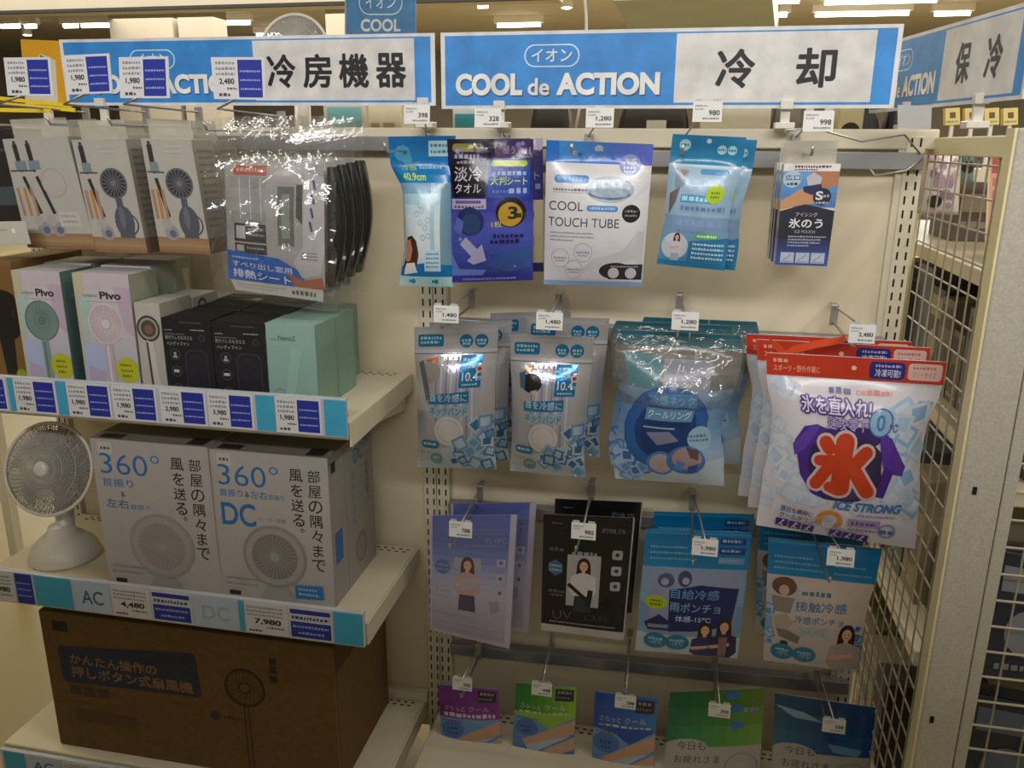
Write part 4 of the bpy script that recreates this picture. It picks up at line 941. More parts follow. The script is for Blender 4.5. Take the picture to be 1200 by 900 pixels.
# boxed ice pouch
def icebox(ik):
    ik.rect(0, 0, 1, 0.07, '#e3dce0'); ik.dash(0.2, 0.015, 0.85, 0.022, '#3a3036'); ik.dash(0.2, 0.045, 0.6, 0.018, '#5a5056')
    ik.grad(0, 0.07, 1, 0.42, ['#6a9cd0', '#4f86c4', '#3b6fb0'], 5)
    ik.poly([(0.52, 0.07), (1, 0.07), (1, 0.20), (0.80, 0.24), (0.62, 0.22)], '#a8744e'); ik.poly([(0.0, 0.36), (0.35, 0.24), (0.60, 0.30), (0.62, 0.38), (0.25, 0.41), (0, 0.45)], '#b98a62')
    ik.poly([(0.42, 0.13), (0.55, 0.08), (0.70, 0.13), (0.68, 0.22), (0.48, 0.23)], '#b6b4bc'); ik.poly([(0.38, 0.22), (0.70, 0.19), (0.74, 0.26), (0.55, 0.30), (0.40, 0.27)], '#1a2350')
    ik.ell(0.17, 0.145, 0.085, '#a9c0d4'); ik.text('広口', 0.18, 0.105, 0.055, '#201c22', w=0.27, al='c', bold=0.015); ik.dash(0.08, 0.18, 0.28, 0.025, '#3a3438')
    ik.poly([(0, 0.46), (0.45, 0.39), (1, 0.45), (1, 1), (0, 1)], '#14162a'); ik.grad(0, 0.74, 1, 1, ['#1c2550', '#2a3f80', '#37509a'], 5)
    ik.ell(0.74, 0.315, 0.085, '#15172e'); ik.text('S', 0.69, 0.262, 0.085, '#d6d6dc', w=0.13, al='c', bold=0.03); ik.dash(0.76, 0.29, 0.88, 0.03, '#9fa3b4'); ik.dash(0.64, 0.36, 0.86, 0.025, '#a3a7b8')
    ik.text('アイシング', 0.50, 0.47, 0.042, '#c3c3ca', w=0.40, al='c', skew=0.0); ik.text('氷のう', 0.50, 0.53, 0.095, '#e2e1e4', w=0.62, al='c', bold=0.025); ik.text('ICE POUCH', 0.50, 0.645, 0.03, '#a9abb8', w=0.38, al='c')
    for k in range(4): ik.dash(0.20, 0.70 + 0.03 * k, (0.9, 0.82, 0.8, 0.6)[k], 0.018, '#9ba0b8')
    for k in range(3): ik.rect(0.09 + 0.29 * k, 0.87, 0.35 + 0.29 * k, 0.975, '#aab3c8'); ik.line(0.15 + 0.29 * k, 0.95, 0.29 + 0.29 * k, 0.89, 0.008, '#6f7a94'); ik.dash(0.12 + 0.29 * k, 0.955, 0.32 + 0.29 * k, 0.012, '#6f7a94')
def icebox_left(ik):
    r = random.Random(6)
    for k in range(9): u = r.uniform(0.1, 0.8); v = r.uniform(0.05, 0.75); ik.poly([(u, v), (u + 0.14, v + 0.04), (u + 0.09, v + 0.22), (u + 0.02, v + 0.15)], r.choice(('#a9a49c', '#8f8c90', '#c9bfb0')))
    ik.poly([(0.3, 0.82), (0.42, 0.82), (0.36, 0.90)], '#4a4a50')
for k in range(3):
    t, (A, B, Cc, D, e) = carton('ice_pouch_box', ('front navy and white ice pouch box with a large S', 'second ice pouch box, just behind the front one', 'rearmost ice pouch box, nearest the panel')[k], 'box',
        [(919, 192), (985.5, 192), (969, 312), (908, 310)], -0.20, 0.034, '#d9d3c8', icebox, None, None, 'boxed ice pouches', left=icebox_left, bevel=0.001)
    t.location.y += 0.038 * k; t.location.x -= 0.002 * k; t.rotation_euler.z = math.radians((0, -3, 2)[k])
    l = (Cc + D) / 2 + e / 2; m0 = e * 0.5
    mb = MB(); up = Vector((0, 0, 0.036)); Bm = B - (B - A) * 0.06; Am = A + (B - A) * 0.06
    mb.hexa([Am + m0, Bm + m0, Bm + m0 + Vector((0, 0.0008, 0)), Am + m0 + Vector((0, 0.0008, 0)), Am + m0 + up, Bm + m0 + up, Bm + m0 + up + Vector((0, 0.0008, 0)), Am + m0 + up + Vector((0, 0.0008, 0))])
    mb.build('hang_tab', 'clearhang', t, l)

# ---- second row: silver pouches with neck bands
def band(face):
    def d(ik):
        ik.rect(0, 0, 1, 1, '#b4b4b8')
        ik.rect(0.05, 0.02, 0.95, 0.045, '#bcbcc0')
        ik.pill(0.05, 0.05, 0.36, 0.135, '#2b93ae', 0.2); ik.dash(0.08, 0.065, 0.33, 0.02, '#a8d3dd'); ik.dash(0.08, 0.095, 0.30, 0.018, '#a8d3dd')
        for u in (0.63, 0.81): ik.ell(u, 0.10, 0.046, '#2b93ae'); ik.dash(u - 0.055, 0.085, u + 0.055, 0.02, '#a8d3dd'); ik.dash(u - 0.045, 0.11, u + 0.045, 0.016, '#a8d3dd')
        ik.rect(0, 0.155, 1, 0.175, '#c7c7ca'); ik.rect(0, 0.178, 1, 0.184, '#77777b')
        ik.poly([(0.20, 0.22), (0.80, 0.22), (0.78, 0.84), (0.14, 0.84), (0.22, 0.4)], '#b0b0c0')
        for k in range(8): ik.rect(0.28 + 0.065 * k, 0.20, 0.305 + 0.065 * k, 0.80, '#d0cdd8' if k % 2 else '#8f90a6')
        if face: ik.ell(0.24, 0.225, 0.030, '#c9a08a'); ik.ell(0.28, 0.32, 0.075, '#17161c', 0.065); ik.poly([(0.12, 0.26), (0.20, 0.24), (0.20, 0.36), (0.14, 0.36)], '#4f7f92'); ik.poly([(0.27, 0.375), (0.36, 0.36), (0.32, 0.41)], '#c4bfa8')
        else: ik.poly([(0.14, 0.22), (0.29, 0.20), (0.32, 0.235), (0.20, 0.25)], '#b8683a'); ik.ell(0.22, 0.30, 0.07, '#a09a94'); ik.poly([(0.06, 0.24), (0.12, 0.22), (0.22, 0.46), (0.16, 0.5)], '#6a6a70')
        ik.rect(0.58, 0.19, 0.84, 0.40, '#2b90b4'); ik.dash(0.61, 0.21, 0.80, 0.018, '#a9d3e0'); ik.dash(0.66, 0.25, 0.76, 0.022, '#b9dbe6'); ik.text('10.4', 0.615, 0.30, 0.055, '#d3e6ec', w=0.19, bold=0.01); ik.text('cm', 0.80, 0.33, 0.022, '#d3e6ec', w=0.04); ik.dash(0.62, 0.37, 0.80, 0.014, '#a9d3e0')
        ik.ell(0.82, 0.275, 0.030, '#c9b8b8'); ik.ell(0.815, 0.28, 0.014, '#a3403a')
        for v, c in ((0.43, '#2f97b6'), (0.525, '#9fb9c6')):
            ik.poly([(0.19, v + 0.015), (0.71, v - 0.01), (0.71, v + 0.07), (0.19, v + 0.085)], c)
        ik.text('首を冷感に', 0.21, 0.437, 0.055, '#c3dbe3', w=0.48, bold=0.012); ik.text('ネックバンド', 0.21, 0.532, 0.055, '#3a94b0', w=0.48, bold=0.015)
        ik.ell(0.455, 0.705, 0.120, '#a4a2ac'); ik.ell(0.455, 0.70, 0.112, '#d8d4d8'); ik.ring(0.455, 0.70, 0.085, 0.004, '#aaa6ae'); ik.ring(0.455, 0.70, 0.112, 0.006, '#c3c0c6')
        ik.poly([(0.0, 0.80), (0.30, 0.84), (0.55, 0.80), (1.0, 0.68), (1, 1), (0, 1)], '#b9c6d4')
        ik.cubes(0.45, 0.78, 0.97, 0.97, 20, 0.042, ['#6f9cc8', '#b3cbe0', '#3f6f9f', '#9dbcd8'], 3 + face); ik.cubes(0.80, 0.62, 0.97, 0.80, 7, 0.04, ['#6f9cc8', '#b3cbe0', '#3f6f9f'], 5)
        ik.poly([(0.0, 0.77), (0.30, 0.79), (0.33, 0.93), (0.0, 0.95)], '#b6bac0'); ik.pill(0.07, 0.775, 0.32, 0.835, '#3394b0'); ik.dash(0.10, 0.79, 0.29, 0.022, '#b3d6e0'); ik.dash(0.06, 0.86, 0.2, 0.02, '#8fa4a4')
        ik.ell(0.27, 0.915, 0.047, '#6f9a98'); ik.dash(0.22, 0.90, 0.32, 0.014, '#b9cdc8')
    return d
e2 = [(0, 0, 0), (0.16, 0, 0), (0.4, 0.02, -0.02), (0.8, 0.03, -0.02), (1, 0.01, 0.02)]
c1 = bag('pouch_of_neck_band', 'silver pouch with a round white disc, nearest the fan shelves, orange patch at its top', 'pouch', [(485.5, 383.5), (584, 381), (580, 549), (488, 547)], -0.20, 0.030, '#9fa0a4', band(0), hv=0.18, m='foil', seed=6, edge=e2)
dup(c1, (0.016, 0.045, 0.001), 'silver pouch showing behind the one nearest the fan shelves')
r_ = dup(c1, (0.115, 0.135, 0.006), 'rearmost silver pouch of its hook, teal top showing left of the second hook')
c2 = bag('pouch_of_neck_band', 'silver pouch with a round white disc and a black patch at its top', 'pouch', [(598.5, 392), (696.5, 395), (684, 559), (597, 551)], -0.20, 0.030, '#9fa0a4', band(1), hv=0.18, m='foil', seed=7, edge=e2)
dup(c2, (0.022, 0.045, 0.026), 'silver pouch with a teal top edge, raised behind the one with the black patch')
# blue neck ring in a clear wrapper
def ringbag(ik):
    ik.rect(0, 0, 1, 1, '#8f9290')
    ik.grad(0, 0, 1, 0.09, ['#2b6c70', '#3a7a7c'], 2); ik.grad(0, 0.09, 1, 0.34, ['#6a6865', '#7b7976', '#6a6e72'], 5)
    ik.poly([(0.08, 0.13), (0.38, 0.15), (0.38, 0.40), (0.12, 0.44)], '#5f9aa0'); ik.rect(0.40, 0.16, 0.78, 0.34, '#8d93a4')
    ik.grad(0.0, 0.34, 1, 1, ['#7f97b4', '#6f93bd', '#7fa3c6', '#a3b6c8', '#b2bec8'], 10)
    ik.cubes(0.02, 0.70, 0.5, 0.96, 22, 0.05, ['#5f8cc4', '#9fbbdc', '#3f68a4', '#86a8d0'], 8)
    ik.poly([(0.36, 0.90), (0.6, 0.84), (1, 0.80), (1, 1), (0.3, 1)], '#b4c2ce')
    ik.ell(0.46, 0.60, 0.30, '#275596', 0.285); ik.ell(0.46, 0.60, 0.275, '#153f7c', 0.262)
    ik.ring(0.46, 0.60, 0.29, 0.07, '#2c5ea4', ry=0.275); ik.ell(0.47, 0.62, 0.18, '#143870', 0.17); ik.poly([(0.28, 0.62), (0.5, 0.60), (0.6, 0.66), (0.4, 0.70)], '#7a7a92')
    ik.rect(0.27, 0.36, 0.70, 0.44, '#4f97bd'); ik.text('冷感ネック', 0.29, 0.372, 0.055, '#9ad2e6', w=0.39, bold=0.01); ik.rect(0.25, 0.455, 0.69, 0.535, '#6fa6c0'); ik.text('クールリング', 0.27, 0.465, 0.055, '#c0dbe4', w=0.40, bold=0.01); ik.dash(0.26, 0.55, 0.66, 0.022, '#20325a'); ik.rect(0.25, 0.578, 0.55, 0.586, '#9fb6c4')
    ik.ell(0.79, 0.65, 0.085, '#93b4cc'); ik.dash(0.68, 0.62, 0.86, 0.02, '#5f88a8'); ik.dash(0.70, 0.65, 0.88, 0.018, '#5f88a8')
    ik.ell(0.44, 0.835, 0.098, '#4a7ab4', 0.095); ik.ell(0.44, 0.835, 0.078, '#a6a4ac', 0.075); ik.poly([(0.40, 0.80), (0.5, 0.78), (0.5, 0.86), (0.42, 0.90)], '#b09a94'); ik.poly([(0.49, 0.77), (0.53, 0.80), (0.5, 0.83)], '#20222c')
    ik.ell(0.66, 0.805, 0.13, '#3f70b4', 0.11); ik.ell(0.67, 0.79, 0.10, '#a98f94', 0.085); ik.poly([(0.58, 0.80), (0.66, 0.82), (0.62, 0.89), (0.56, 0.87)], '#5a86c8'); ik.poly([(0.68, 0.85), (0.78, 0.82), (0.74, 0.90), (0.68, 0.90)], '#2a559c'); ik.poly([(0.66, 0.70), (0.78, 0.73), (0.77, 0.80), (0.7, 0.78)], '#5f4c50')
def ring_film(f, t, loc):
    clear_sheet(f, t, loc, -0.02, 0.02, 1.02, 0.46, 0.022, 0.016, seed=3.3, n=34, name='clear_wrapper', fr=6)
c3 = bag('pouch_of_neck_ring', 'front clear wrapped pouch with a round dark blue neck ring', 'pouch', [(724, 386), (872, 393), (851, 569), (717, 560)], -0.19, 0.045, '#8fa0b0', ringbag, hv=0.12, seed=8, film=ring_film, wr=0.006,
    edge=[(0, 0.03, -0.03), (0.10, -0.02, 0.01), (0.3, 0.0, -0.01), (0.45, 0.06, -0.06), (0.6, 0.04, -0.10), (0.85, 0.0, -0.04), (1, 0.03, -0.02)])
dup(c3, (-0.014, 0.058, 0.004), 'second clear wrapped neck ring pouch, edge showing left of the front one')
dup(c3, (0.035, 0.105, 0.004), 'rearmost clear wrapped neck ring pouch, edge showing right of the front one')
# red topped bags
def icestrong(ik):
    ik.rect(0, 0, 1, 1, '#d6d2da')
    ik.cubes(0.03, 0.14, 0.16, 0.9, 18, 0.045, ['#c3cfe0', '#d6dce6', '#b7c8dc', '#d0d4de'], 12); ik.cubes(0.80, 0.14, 0.97, 0.9, 24, 0.05, ['#a9c6e2', '#cfdae6', '#8fb6dc', '#c3d2e2'], 13); ik.cubes(0.1, 0.6, 0.9, 0.8, 14, 0.05, ['#b9c9de', '#cdd3e0'], 14)
    ik.rect(0, 0, 1, 0.115, '#c23a22'); ik.text('スポーツ・野外作業に', 0.04, 0.058, 0.036, '#e8b8a0', w=0.27); ik.dash(0.04, 0.025, 0.13, 0.02, '#e0a890')
    ik.ell(0.50, 0.055, 0.012, '#e8c8b8'); ik.pill(0.585, 0.015, 0.785, 0.105, '#2c2a7c', 0.25); ik.text('冷凍可能!', 0.62, 0.052, 0.04, '#d6d4e8', w=0.14, bold=0.015); ik.dash(0.62, 0.028, 0.76, 0.014, '#aaa8d4')
    ik.pill(0.80, 0.015, 0.985, 0.10, '#dcb8b0', 0.2); ik.text('フリーサイズ', 0.825, 0.055, 0.032, '#c0504c', w=0.13); ik.dash(0.825, 0.03, 0.95, 0.014, '#c27870')
    ik.dash(0.36, 0.15, 0.49, 0.03, '#6a6896'); ik.dash(0.52, 0.155, 0.72, 0.022, '#d68a86')
    # neck cooler
    ik.poly([(0.20, 0.36), (0.28, 0.34), (0.36, 0.36), (0.30, 0.45), (0.28, 0.55), (0.33, 0.66), (0.38, 0.74), (0.30, 0.72), (0.21, 0.62), (0.17, 0.50), (0.15, 0.44)], '#4a2a88')
    ik.poly([(0.34, 0.36), (0.48, 0.33), (0.66, 0.335), (0.74, 0.37), (0.66, 0.42), (0.5, 0.40), (0.40, 0.43), (0.30, 0.48), (0.28, 0.42)], '#3a2268'); ik.poly([(0.68, 0.36), (0.76, 0.38), (0.88, 0.53), (0.86, 0.58), (0.74, 0.56), (0.70, 0.46)], '#5a35a0'); ik.poly([(0.74, 0.52), (0.80, 0.56), (0.74, 0.70), (0.68, 0.69)], '#4a2a80'); ik.poly([(0.14, 0.46), (0.24, 0.35), (0.30, 0.345), (0.22, 0.48), (0.16, 0.52)], '#5f3ba4')
    ik.outl('氷を直入れ!', 0.19, 0.20, 0.085, '#dcd2e8', '#4f2a8c', 0.10, w=0.415, bold=0.02)
    ik.outl('速攻零下', 0.345, 0.295, 0.06, '#b8a8d4', '#43307c', 0.05, w=0.25, bold=0.015)
    ik.ell(0.675, 0.305, 0.066, '#4c86b4', 0.072); ik.ell(0.675, 0.305, 0.058, '#9fcbe4', 0.064); ik.text('0', 0.675, 0.265, 0.08, '#3f7fb4', w=0.055, al='c', bold=0.02); ik.text('℃', 0.735, 0.31, 0.04, '#5a3a94', w=0.055, bold=0.02)
    ik.poly([(0.26, 0.45), (0.36, 0.40), (0.62, 0.39), (0.71, 0.46), (0.72, 0.60), (0.66, 0.70), (0.55, 0.74), (0.38, 0.74), (0.29, 0.66), (0.25, 0.55)], '#35244c'); ik.ell(0.47, 0.60, 0.15, '#4a3860', 0.13)
    for g, col in ((0.030, '#cdb6b8'), (0.0, '#c23e1e')):         # the brush written 氷
        ik.cap(0.345, 0.425, 0.372, 0.455, 0.070 + g, col); ik.cap(0.465, 0.415, 0.462, 0.66, 0.098 + g, col); ik.cap(0.455, 0.68, 0.40, 0.665, 0.060 + g, col)
        ik.cap(0.318, 0.525, 0.402, 0.515, 0.058 + g, col); ik.cap(0.395, 0.53, 0.315, 0.655, 0.066 + g, col)
        ik.cap(0.605, 0.46, 0.535, 0.535, 0.072 + g, col); ik.cap(0.540, 0.555, 0.630, 0.665, 0.078 + g, col)
    ik.text('ICE STRONG', 0.44, 0.735, 0.055, '#3a74b4', w=0.43, bold=0.03, shear=0.25)
    ik.dash(0.60, 0.805, 0.84, 0.014, '#9a98b4')
    ik.ring(0.435, 0.87, 0.066, 0.022, '#d88a2c', a0=PI * 0.75, a1=PI * 2.25); ik.ell(0.43, 0.90, 0.034, '#c3c8d4'); ik.ell(0.425, 0.865, 0.022, '#b4b8c4')
    ik.text('首元も瞬時に', 0.13, 0.825, 0.036, '#3f3874', w=0.20, bold=0.012, skew=0.05); ik.text('クールダウン!', 0.13, 0.868, 0.036, '#3f3874', w=0.23, bold=0.012, skew=0.05)
    ik.rect(0.55, 0.84, 0.75, 0.885, '#a88cb8'); ik.dash(0.57, 0.85, 0.73, 0.025, '#6a4a8c'); ik.dash(0.56, 0.90, 0.74, 0.018, '#8a8aac'); ik.ring(0.80, 0.90, 0.045, 0.008, '#7fa6c4'); ik.dash(0.75, 0.89, 0.85, 0.03, '#4a7498')
    for k in range(6):
        u = 0.115 + 0.083 * k + (0.09 if k > 2 else 0); v = 0.915 + 0.006 * k
        ik.rect(u, v, u + 0.075, v + 0.052, '#40267e'); ik.ell(u + 0.045, v + 0.012, 0.007, '#d6d0e0', n=8); ik.line(u + 0.04, v + 0.018, u + 0.03, v + 0.034, 0.008, '#d6d0e0'); ik.line(u + 0.03, v + 0.034, u + 0.05, v + 0.048, 0.006, '#d6d0e0'); ik.line(u + 0.03, v + 0.034, u + 0.018, v + 0.048, 0.006, '#d6d0e0')
def strong_film(f, t, loc): clear_sheet(f, t, loc, 0.0, 0.12, 1.0, 0.45, 0.004, 0.006, seed=7.7, n=30, name='clear_wrapper', fr=5)
es = [(0, 0, 0.0), (0.13, 0.01, 0.0), (0.35, 0.06, -0.05), (0.5, 0.05, -0.055), (0.75, 0.02, -0.02), (1, 0.0, 0.0)]
c4 = bag('pouch_of_neck_cooler', 'front red topped white bag with a big red 氷', 'pouch', [(898, 413), (1109, 424), (1072, 643), (886, 615)], -0.24, 0.045, '#d2ced8', icestrong, hv=0.13, seed=9, wr=0.004, edge=es, film=None)
dup(c4, (-0.012, 0.055, 0.010), 'second red topped bag, its lifted header folded above the front one')
dup(c4, (-0.026, 0.115, 0.006), 'rearmost red topped bag, header just under the tag')
# folded red header strip between the first two
t = thing('folded_header', 'orange red film strip folded over the second red topped bag', 'film', at(935, 400, -0.2)); l = t.location.copy()
mb = MB(); P_ = [at(901, 397, -0.215), at(912, 401, -0.225), at(921, 411, -0.232), at(928, 406, -0.238), at(955, 399, -0.232), at(985, 395, -0.22), at(990, 391, -0.215)]
Q_ = [at(904, 404, -0.215), at(909, 410, -0.225), at(917, 416, -0.232), at(929, 414, -0.238), at(956, 408, -0.232), at(988, 402, -0.22), at(992, 398, -0.215)]
mb.add(P_ + Q_ + [p + Vector((0, 0.001, 0)) for p in P_ + Q_], [(i, i + 7, i + 8, i + 1) for i in range(6)] + [(i + 14, i + 15, i + 22, i + 21) for i in range(6)], '#d9502c'); mb.build('strip', 'film', t, l, smooth=True)

# ---- third row: arm covers and ponchos
def clear_border(f, t, loc): clear_sheet(f, t, loc, -0.015, 0.0, 1.03, 1.035, 0.003, 0.002, seed=1.2, n=10, name='clear_sleeve', m='mist', fr=3)
def lavender(ik):
    ik.rect(0, 0, 1, 1, '#b9b4cc')
    ik.grad(0.03, 0.0, 0.93, 0.97, ['#4e5fae', '#5a6ab2', '#6f7fc0', '#a5a8cc', '#b6b2c8', '#a9a4bc', '#a29bb4'], 18)
    ik.dash(0.18, 0.10, 0.9, 0.012, '#6a7ac0'); ik.dash(0.20, 0.135, 0.88, 0.010, '#6a7ac0'); ik.text('約-10℃', 0.66, 0.165, 0.045, '#8d9ad0', w=0.24); ik.dash(0.5, 0.22, 0.8, 0.018, '#7482c2')
    ik.rect(0.30, 0.33, 0.62, 0.42, '#a9a4b0')
    ik.person(0.46, 0.32, 0.44, '#2e2026', '#c09a9a', '#3a2a5a'); ik.poly([(0.36, 0.50), (0.58, 0.48), (0.58, 0.56), (0.38, 0.60)], '#b4a4b2')
    ik.ell(0.16, 0.415, 0.060, '#5266a8'); ik.dash(0.09, 0.39, 0.23, 0.02, '#8292cc'); ik.dash(0.09, 0.425, 0.23, 0.02, '#8292cc')
    for k, v in enumerate((0.325, 0.445, 0.555)): ik.rect(0.80, v, 0.90, v + 0.052, '#b2b0c6'); ik.ell(0.85, v + 0.026, 0.014, '#5a5a72')
    ik.dash(0.08, 0.60, 0.26, 0.03, '#8fb0b8'); ik.dash(0.08, 0.66, 0.24, 0.015, '#9a98b0'); ik.poly([(0.72, 0.66), (0.84, 0.64), (0.86, 0.72), (0.76, 0.76)], '#9c8cae')
    ik.dash(0.08, 0.80, 0.5, 0.02, '#8f9aa8'); ik.dash(0.10, 0.86, 0.86, 0.014, '#b9b5c6'); ik.dash(0.10, 0.905, 0.7, 0.012, '#b9b5c6')
d1 = bag('pouch_of_arm_covers', 'front lavender pouch in a clear sleeve, printed with a woman in pink', 'pouch', [(504, 604), (606, 603), (597, 760), (504, 738)], -0.13, 0.005, '#a8a6c2', lavender, hv=0.02, seed=31, wr=0.0015, film=clear_border)
dup(d1, (0.030, 0.055, 0.006), 'rear lavender pouch, its edge showing right of the front one')
def uvblack(ik):
    ik.rect(0, 0, 1, 1, '#b1aeaa'); ik.rect(0.0, 0.0, 0.985, 0.935, '#17171a')
    ik.dash(0.10, 0.06, 0.22, 0.014, '#5a5a5e'); ik.text('約98.5%', 0.66, 0.085, 0.045, '#6f6f74', w=0.26); ik.dash(0.08, 0.26, 0.24, 0.035, '#55565c'); ik.dash(0.34, 0.285, 0.62, 0.03, '#8a8a90')
    ik.poly([(0.06 + 0.095 + 0.095 * math.cos(a * PI / 3 + PI / 6), 0.435 + 0.068 * math.sin(a * PI / 3 + PI / 6)) for a in range(6)], '#4f7a94'); ik.dash(0.09, 0.41, 0.22, 0.016, '#9ab6c4'); ik.dash(0.09, 0.445, 0.22, 0.016, '#9ab6c4')
    ik.rect(0.29, 0.315, 0.67, 0.745, '#a6a4a4'); ik.person(0.48, 0.335, 0.46, '#2c1f22', '#c4c2c0', '#2a3240', arms=False); ik.line(0.31, 0.56, 0.52, 0.68, 0.03, '#1c1a1e'); ik.line(0.57, 0.60, 0.55, 0.74, 0.04, '#1c1a1e')
    for v in (0.26, 0.39, 0.515): ik.pill(0.79, v, 0.905, v + 0.075, '#a3a2a4', 0.2); ik.ell(0.848, v + 0.037, 0.016, '#3a3a40')
    ik.ell(0.775, 0.70, 0.04, '#09090b'); ik.dash(0.08, 0.62, 0.27, 0.025, '#4f6066'); ik.dash(0.10, 0.655, 0.26, 0.02, '#4f6066')
    ik.text('UV', 0.14, 0.80, 0.075, '#5f5f63', w=0.22, bold=-0.02); ik.text('CARE', 0.52, 0.815, 0.05, '#47474b', w=0.28, bold=-0.015); ik.dash(0.10, 0.895, 0.88, 0.014, '#8a8a8e')
d2 = bag('pouch_of_arm_covers', 'front black pouch lettered UV with a woman in a pale photo', 'pouch', [(637, 602), (744, 607), (731, 750), (634, 738)], -0.13, 0.005, '#8f8d8a', uvblack, hv=0.02, seed=32, wr=0.0015)
dup(d2, (0.012, 0.075, 0.002), 'rear black pouch, its dark top edge showing above the front one')
def poncho(cream):
    def d(ik):
        ik.grad(0, 0, 1, 0.30, ['#1b8fb4', '#1f9cc0', '#2aa4c6'], 4)
        for k in range(3): ik.dash(0.06, 0.125 + 0.045 * k, 0.42 + 0.05 * k, 0.016, '#7fcadf')
        ik.rect(0, 0.012, 1, 0.03, '#38aac8')
        if not cream:
            ik.rect(0, 0.29, 1, 1, '#8fb6cf'); ik.grad(0, 0.30, 1, 1, ['#7f95b8', '#7fa4c4', '#7fb4cf', '#b4c4d4'], 10)
            for k in range(3): ik.rect(0.72, 0.05 + 0.075 * k, 0.96, 0.10 + 0.075 * k, '#1f3a78' if k < 2 else '#6f9ac4'); ik.dash(0.74, 0.06 + 0.075 * k, 0.92, 0.022, '#8fb0d4')
            ik.rect(0.10, 0.31, 0.94, 0.83, '#8a93ae'); ik.poly([(0.58, 0.41), (0.94, 0.43), (0.9, 0.72), (0.58, 0.78), (0.3, 0.80), (0.28, 0.46)], '#1c2560')
            ik.ell(0.24, 0.39, 0.06, '#4a5278', 0.055); ik.ell(0.42, 0.37, 0.05, '#3f466c', 0.06); ik.ell(0.23, 0.40, 0.028, '#a59aa4'); ik.ell(0.43, 0.385, 0.026, '#a59aa4')
            ik.text('自給冷感', 0.30, 0.445, 0.075, '#6fb4d4', w=0.46, bold=0.012); ik.text('雨ポンチョ', 0.30, 0.55, 0.075, '#8fc0d8', w=0.48, bold=0.012); ik.text('体感-15℃', 0.36, 0.655, 0.05, '#b9cfe0', w=0.34, bold=0.01)
            ik.ell(0.16, 0.565, 0.082, '#a9b824', 0.055); ik.dash(0.1, 0.545, 0.22, 0.018, '#5f6e1c'); ik.dash(0.1, 0.575, 0.22, 0.018, '#5f6e1c')
            ik.poly([(0.06, 0.74), (0.2, 0.66), (0.36, 0.74), (0.34, 0.79), (0.1, 0.80)], '#232a5c'); ik.poly([(0.1, 0.75), (0.3, 0.74), (0.3, 0.77), (0.1, 0.78)], '#7f8cb4')
            ik.rect(0, 0.83, 1, 1, '#b4bfc8')
            ik.person(0.66, 0.70, 0.44, '#2c2024', '#28346a', '#2a3050'); ik.person(0.84, 0.665, 0.46, '#2c2024', '#1f2a52', '#20263c'); ik.rect(0.80, 0.82, 0.88, 0.99, '#8a6a66')
        else:
            ik.grad(0, 0.28, 1, 1, ['#c4b2a4', '#c9b8ac', '#c4b6b0', '#bcb4b4'], 8)
            ik.dash(0.62, 0.16, 0.9, 0.016, '#7fcadf'); ik.dash(0.62, 0.22, 0.96, 0.016, '#7fcadf')
            ik.rect(0.0, 0.30, 0.32, 0.55, '#b7b2b4'); ik.ell(0.17, 0.36, 0.085, '#6a4c38', 0.07); ik.ell(0.17, 0.39, 0.035, '#c4a494', 0.04); ik.poly([(0.05, 0.44), (0.28, 0.44), (0.24, 0.56), (0.08, 0.56)], '#8f7f78')
            ik.rect(0.0, 0.55, 0.07, 0.85, '#7fa4c4'); ik.cubes(0.01, 0.5, 0.06, 0.85, 8, 0.03, ['#5f86b0', '#9fbcd4'], 5); ik.cubes(0.93, 0.55, 0.99, 0.97, 12, 0.03, ['#4f7aac', '#8fb0d0', '#3a6496'], 6)
            ik.dash(0.34, 0.37, 0.62, 0.035, '#4f8f9c'); ik.text('接触冷感', 0.29, 0.455, 0.075, '#2f9ab4', w=0.50, bold=0.015, skew=-0.03); ik.text('冷感ポンチョ', 0.29, 0.565, 0.06, '#3aa0b8', w=0.48, bold=0.012, skew=-0.02)
            ik.rect(0.33, 0.66, 0.64, 0.72, '#a9b6b8'); ik.text('ひんやり', 0.36, 0.67, 0.038, '#6fa0ac', w=0.24)
            ik.poly([(0.1, 0.68), (0.24, 0.70), (0.36, 0.74), (0.34, 0.80), (0.14, 0.76)], '#7a7068'); ik.poly([(0.08, 0.60), (0.2, 0.56), (0.28, 0.62), (0.22, 0.70), (0.1, 0.70)], '#b3a296'); ik.ell(0.20, 0.81, 0.03, '#22262c', 0.02)
            ik.person(0.83, 0.60, 0.54, '#2e1f1e', '#a89c94', '#9a8f88', ln=1.4)
        for u, c in ((0.19, '#2f94ac'), (0.42 if cream else 0.40, '#2f94ac')):
            ik.ell(u, 0.89, 0.088, c, 0.072); ik.dash(u - 0.07, 0.86, u + 0.07, 0.02, '#9fcbd6'); ik.text('-15℃', u, 0.885, 0.035, '#b4d8e0', w=0.12, al='c')
    return d
d3 = bag('pouch_of_poncho', 'front cyan topped pouch with two figures in navy jackets', 'pouch', [(757, 620), (881, 624), (864, 771), (744.5, 761)], -0.15, 0.014, '#7fb4cf', poncho(False), hv=0.30, seed=33)
dup(d3, (0.012, 0.095, -0.004), 'rear cyan topped pouch in shade above the one with two figures')
d4 = bag('pouch_of_poncho', 'front cream pouch with a cyan top and a woman under a brown hat', 'pouch', [(901, 630), (1034, 643), (1003, 788), (894.5, 773)], -0.15, 0.014, '#bfb2aa', poncho(True), hv=0.30, seed=34, edge=[(0, 0, 0.0), (0.2, 0, 0.0), (0.5, 0, -0.02), (1, 0, 0)])
dup(d4, (-0.012, 0.085, 0.006), 'rear cyan topped pouch in shade under the big red topped bag')

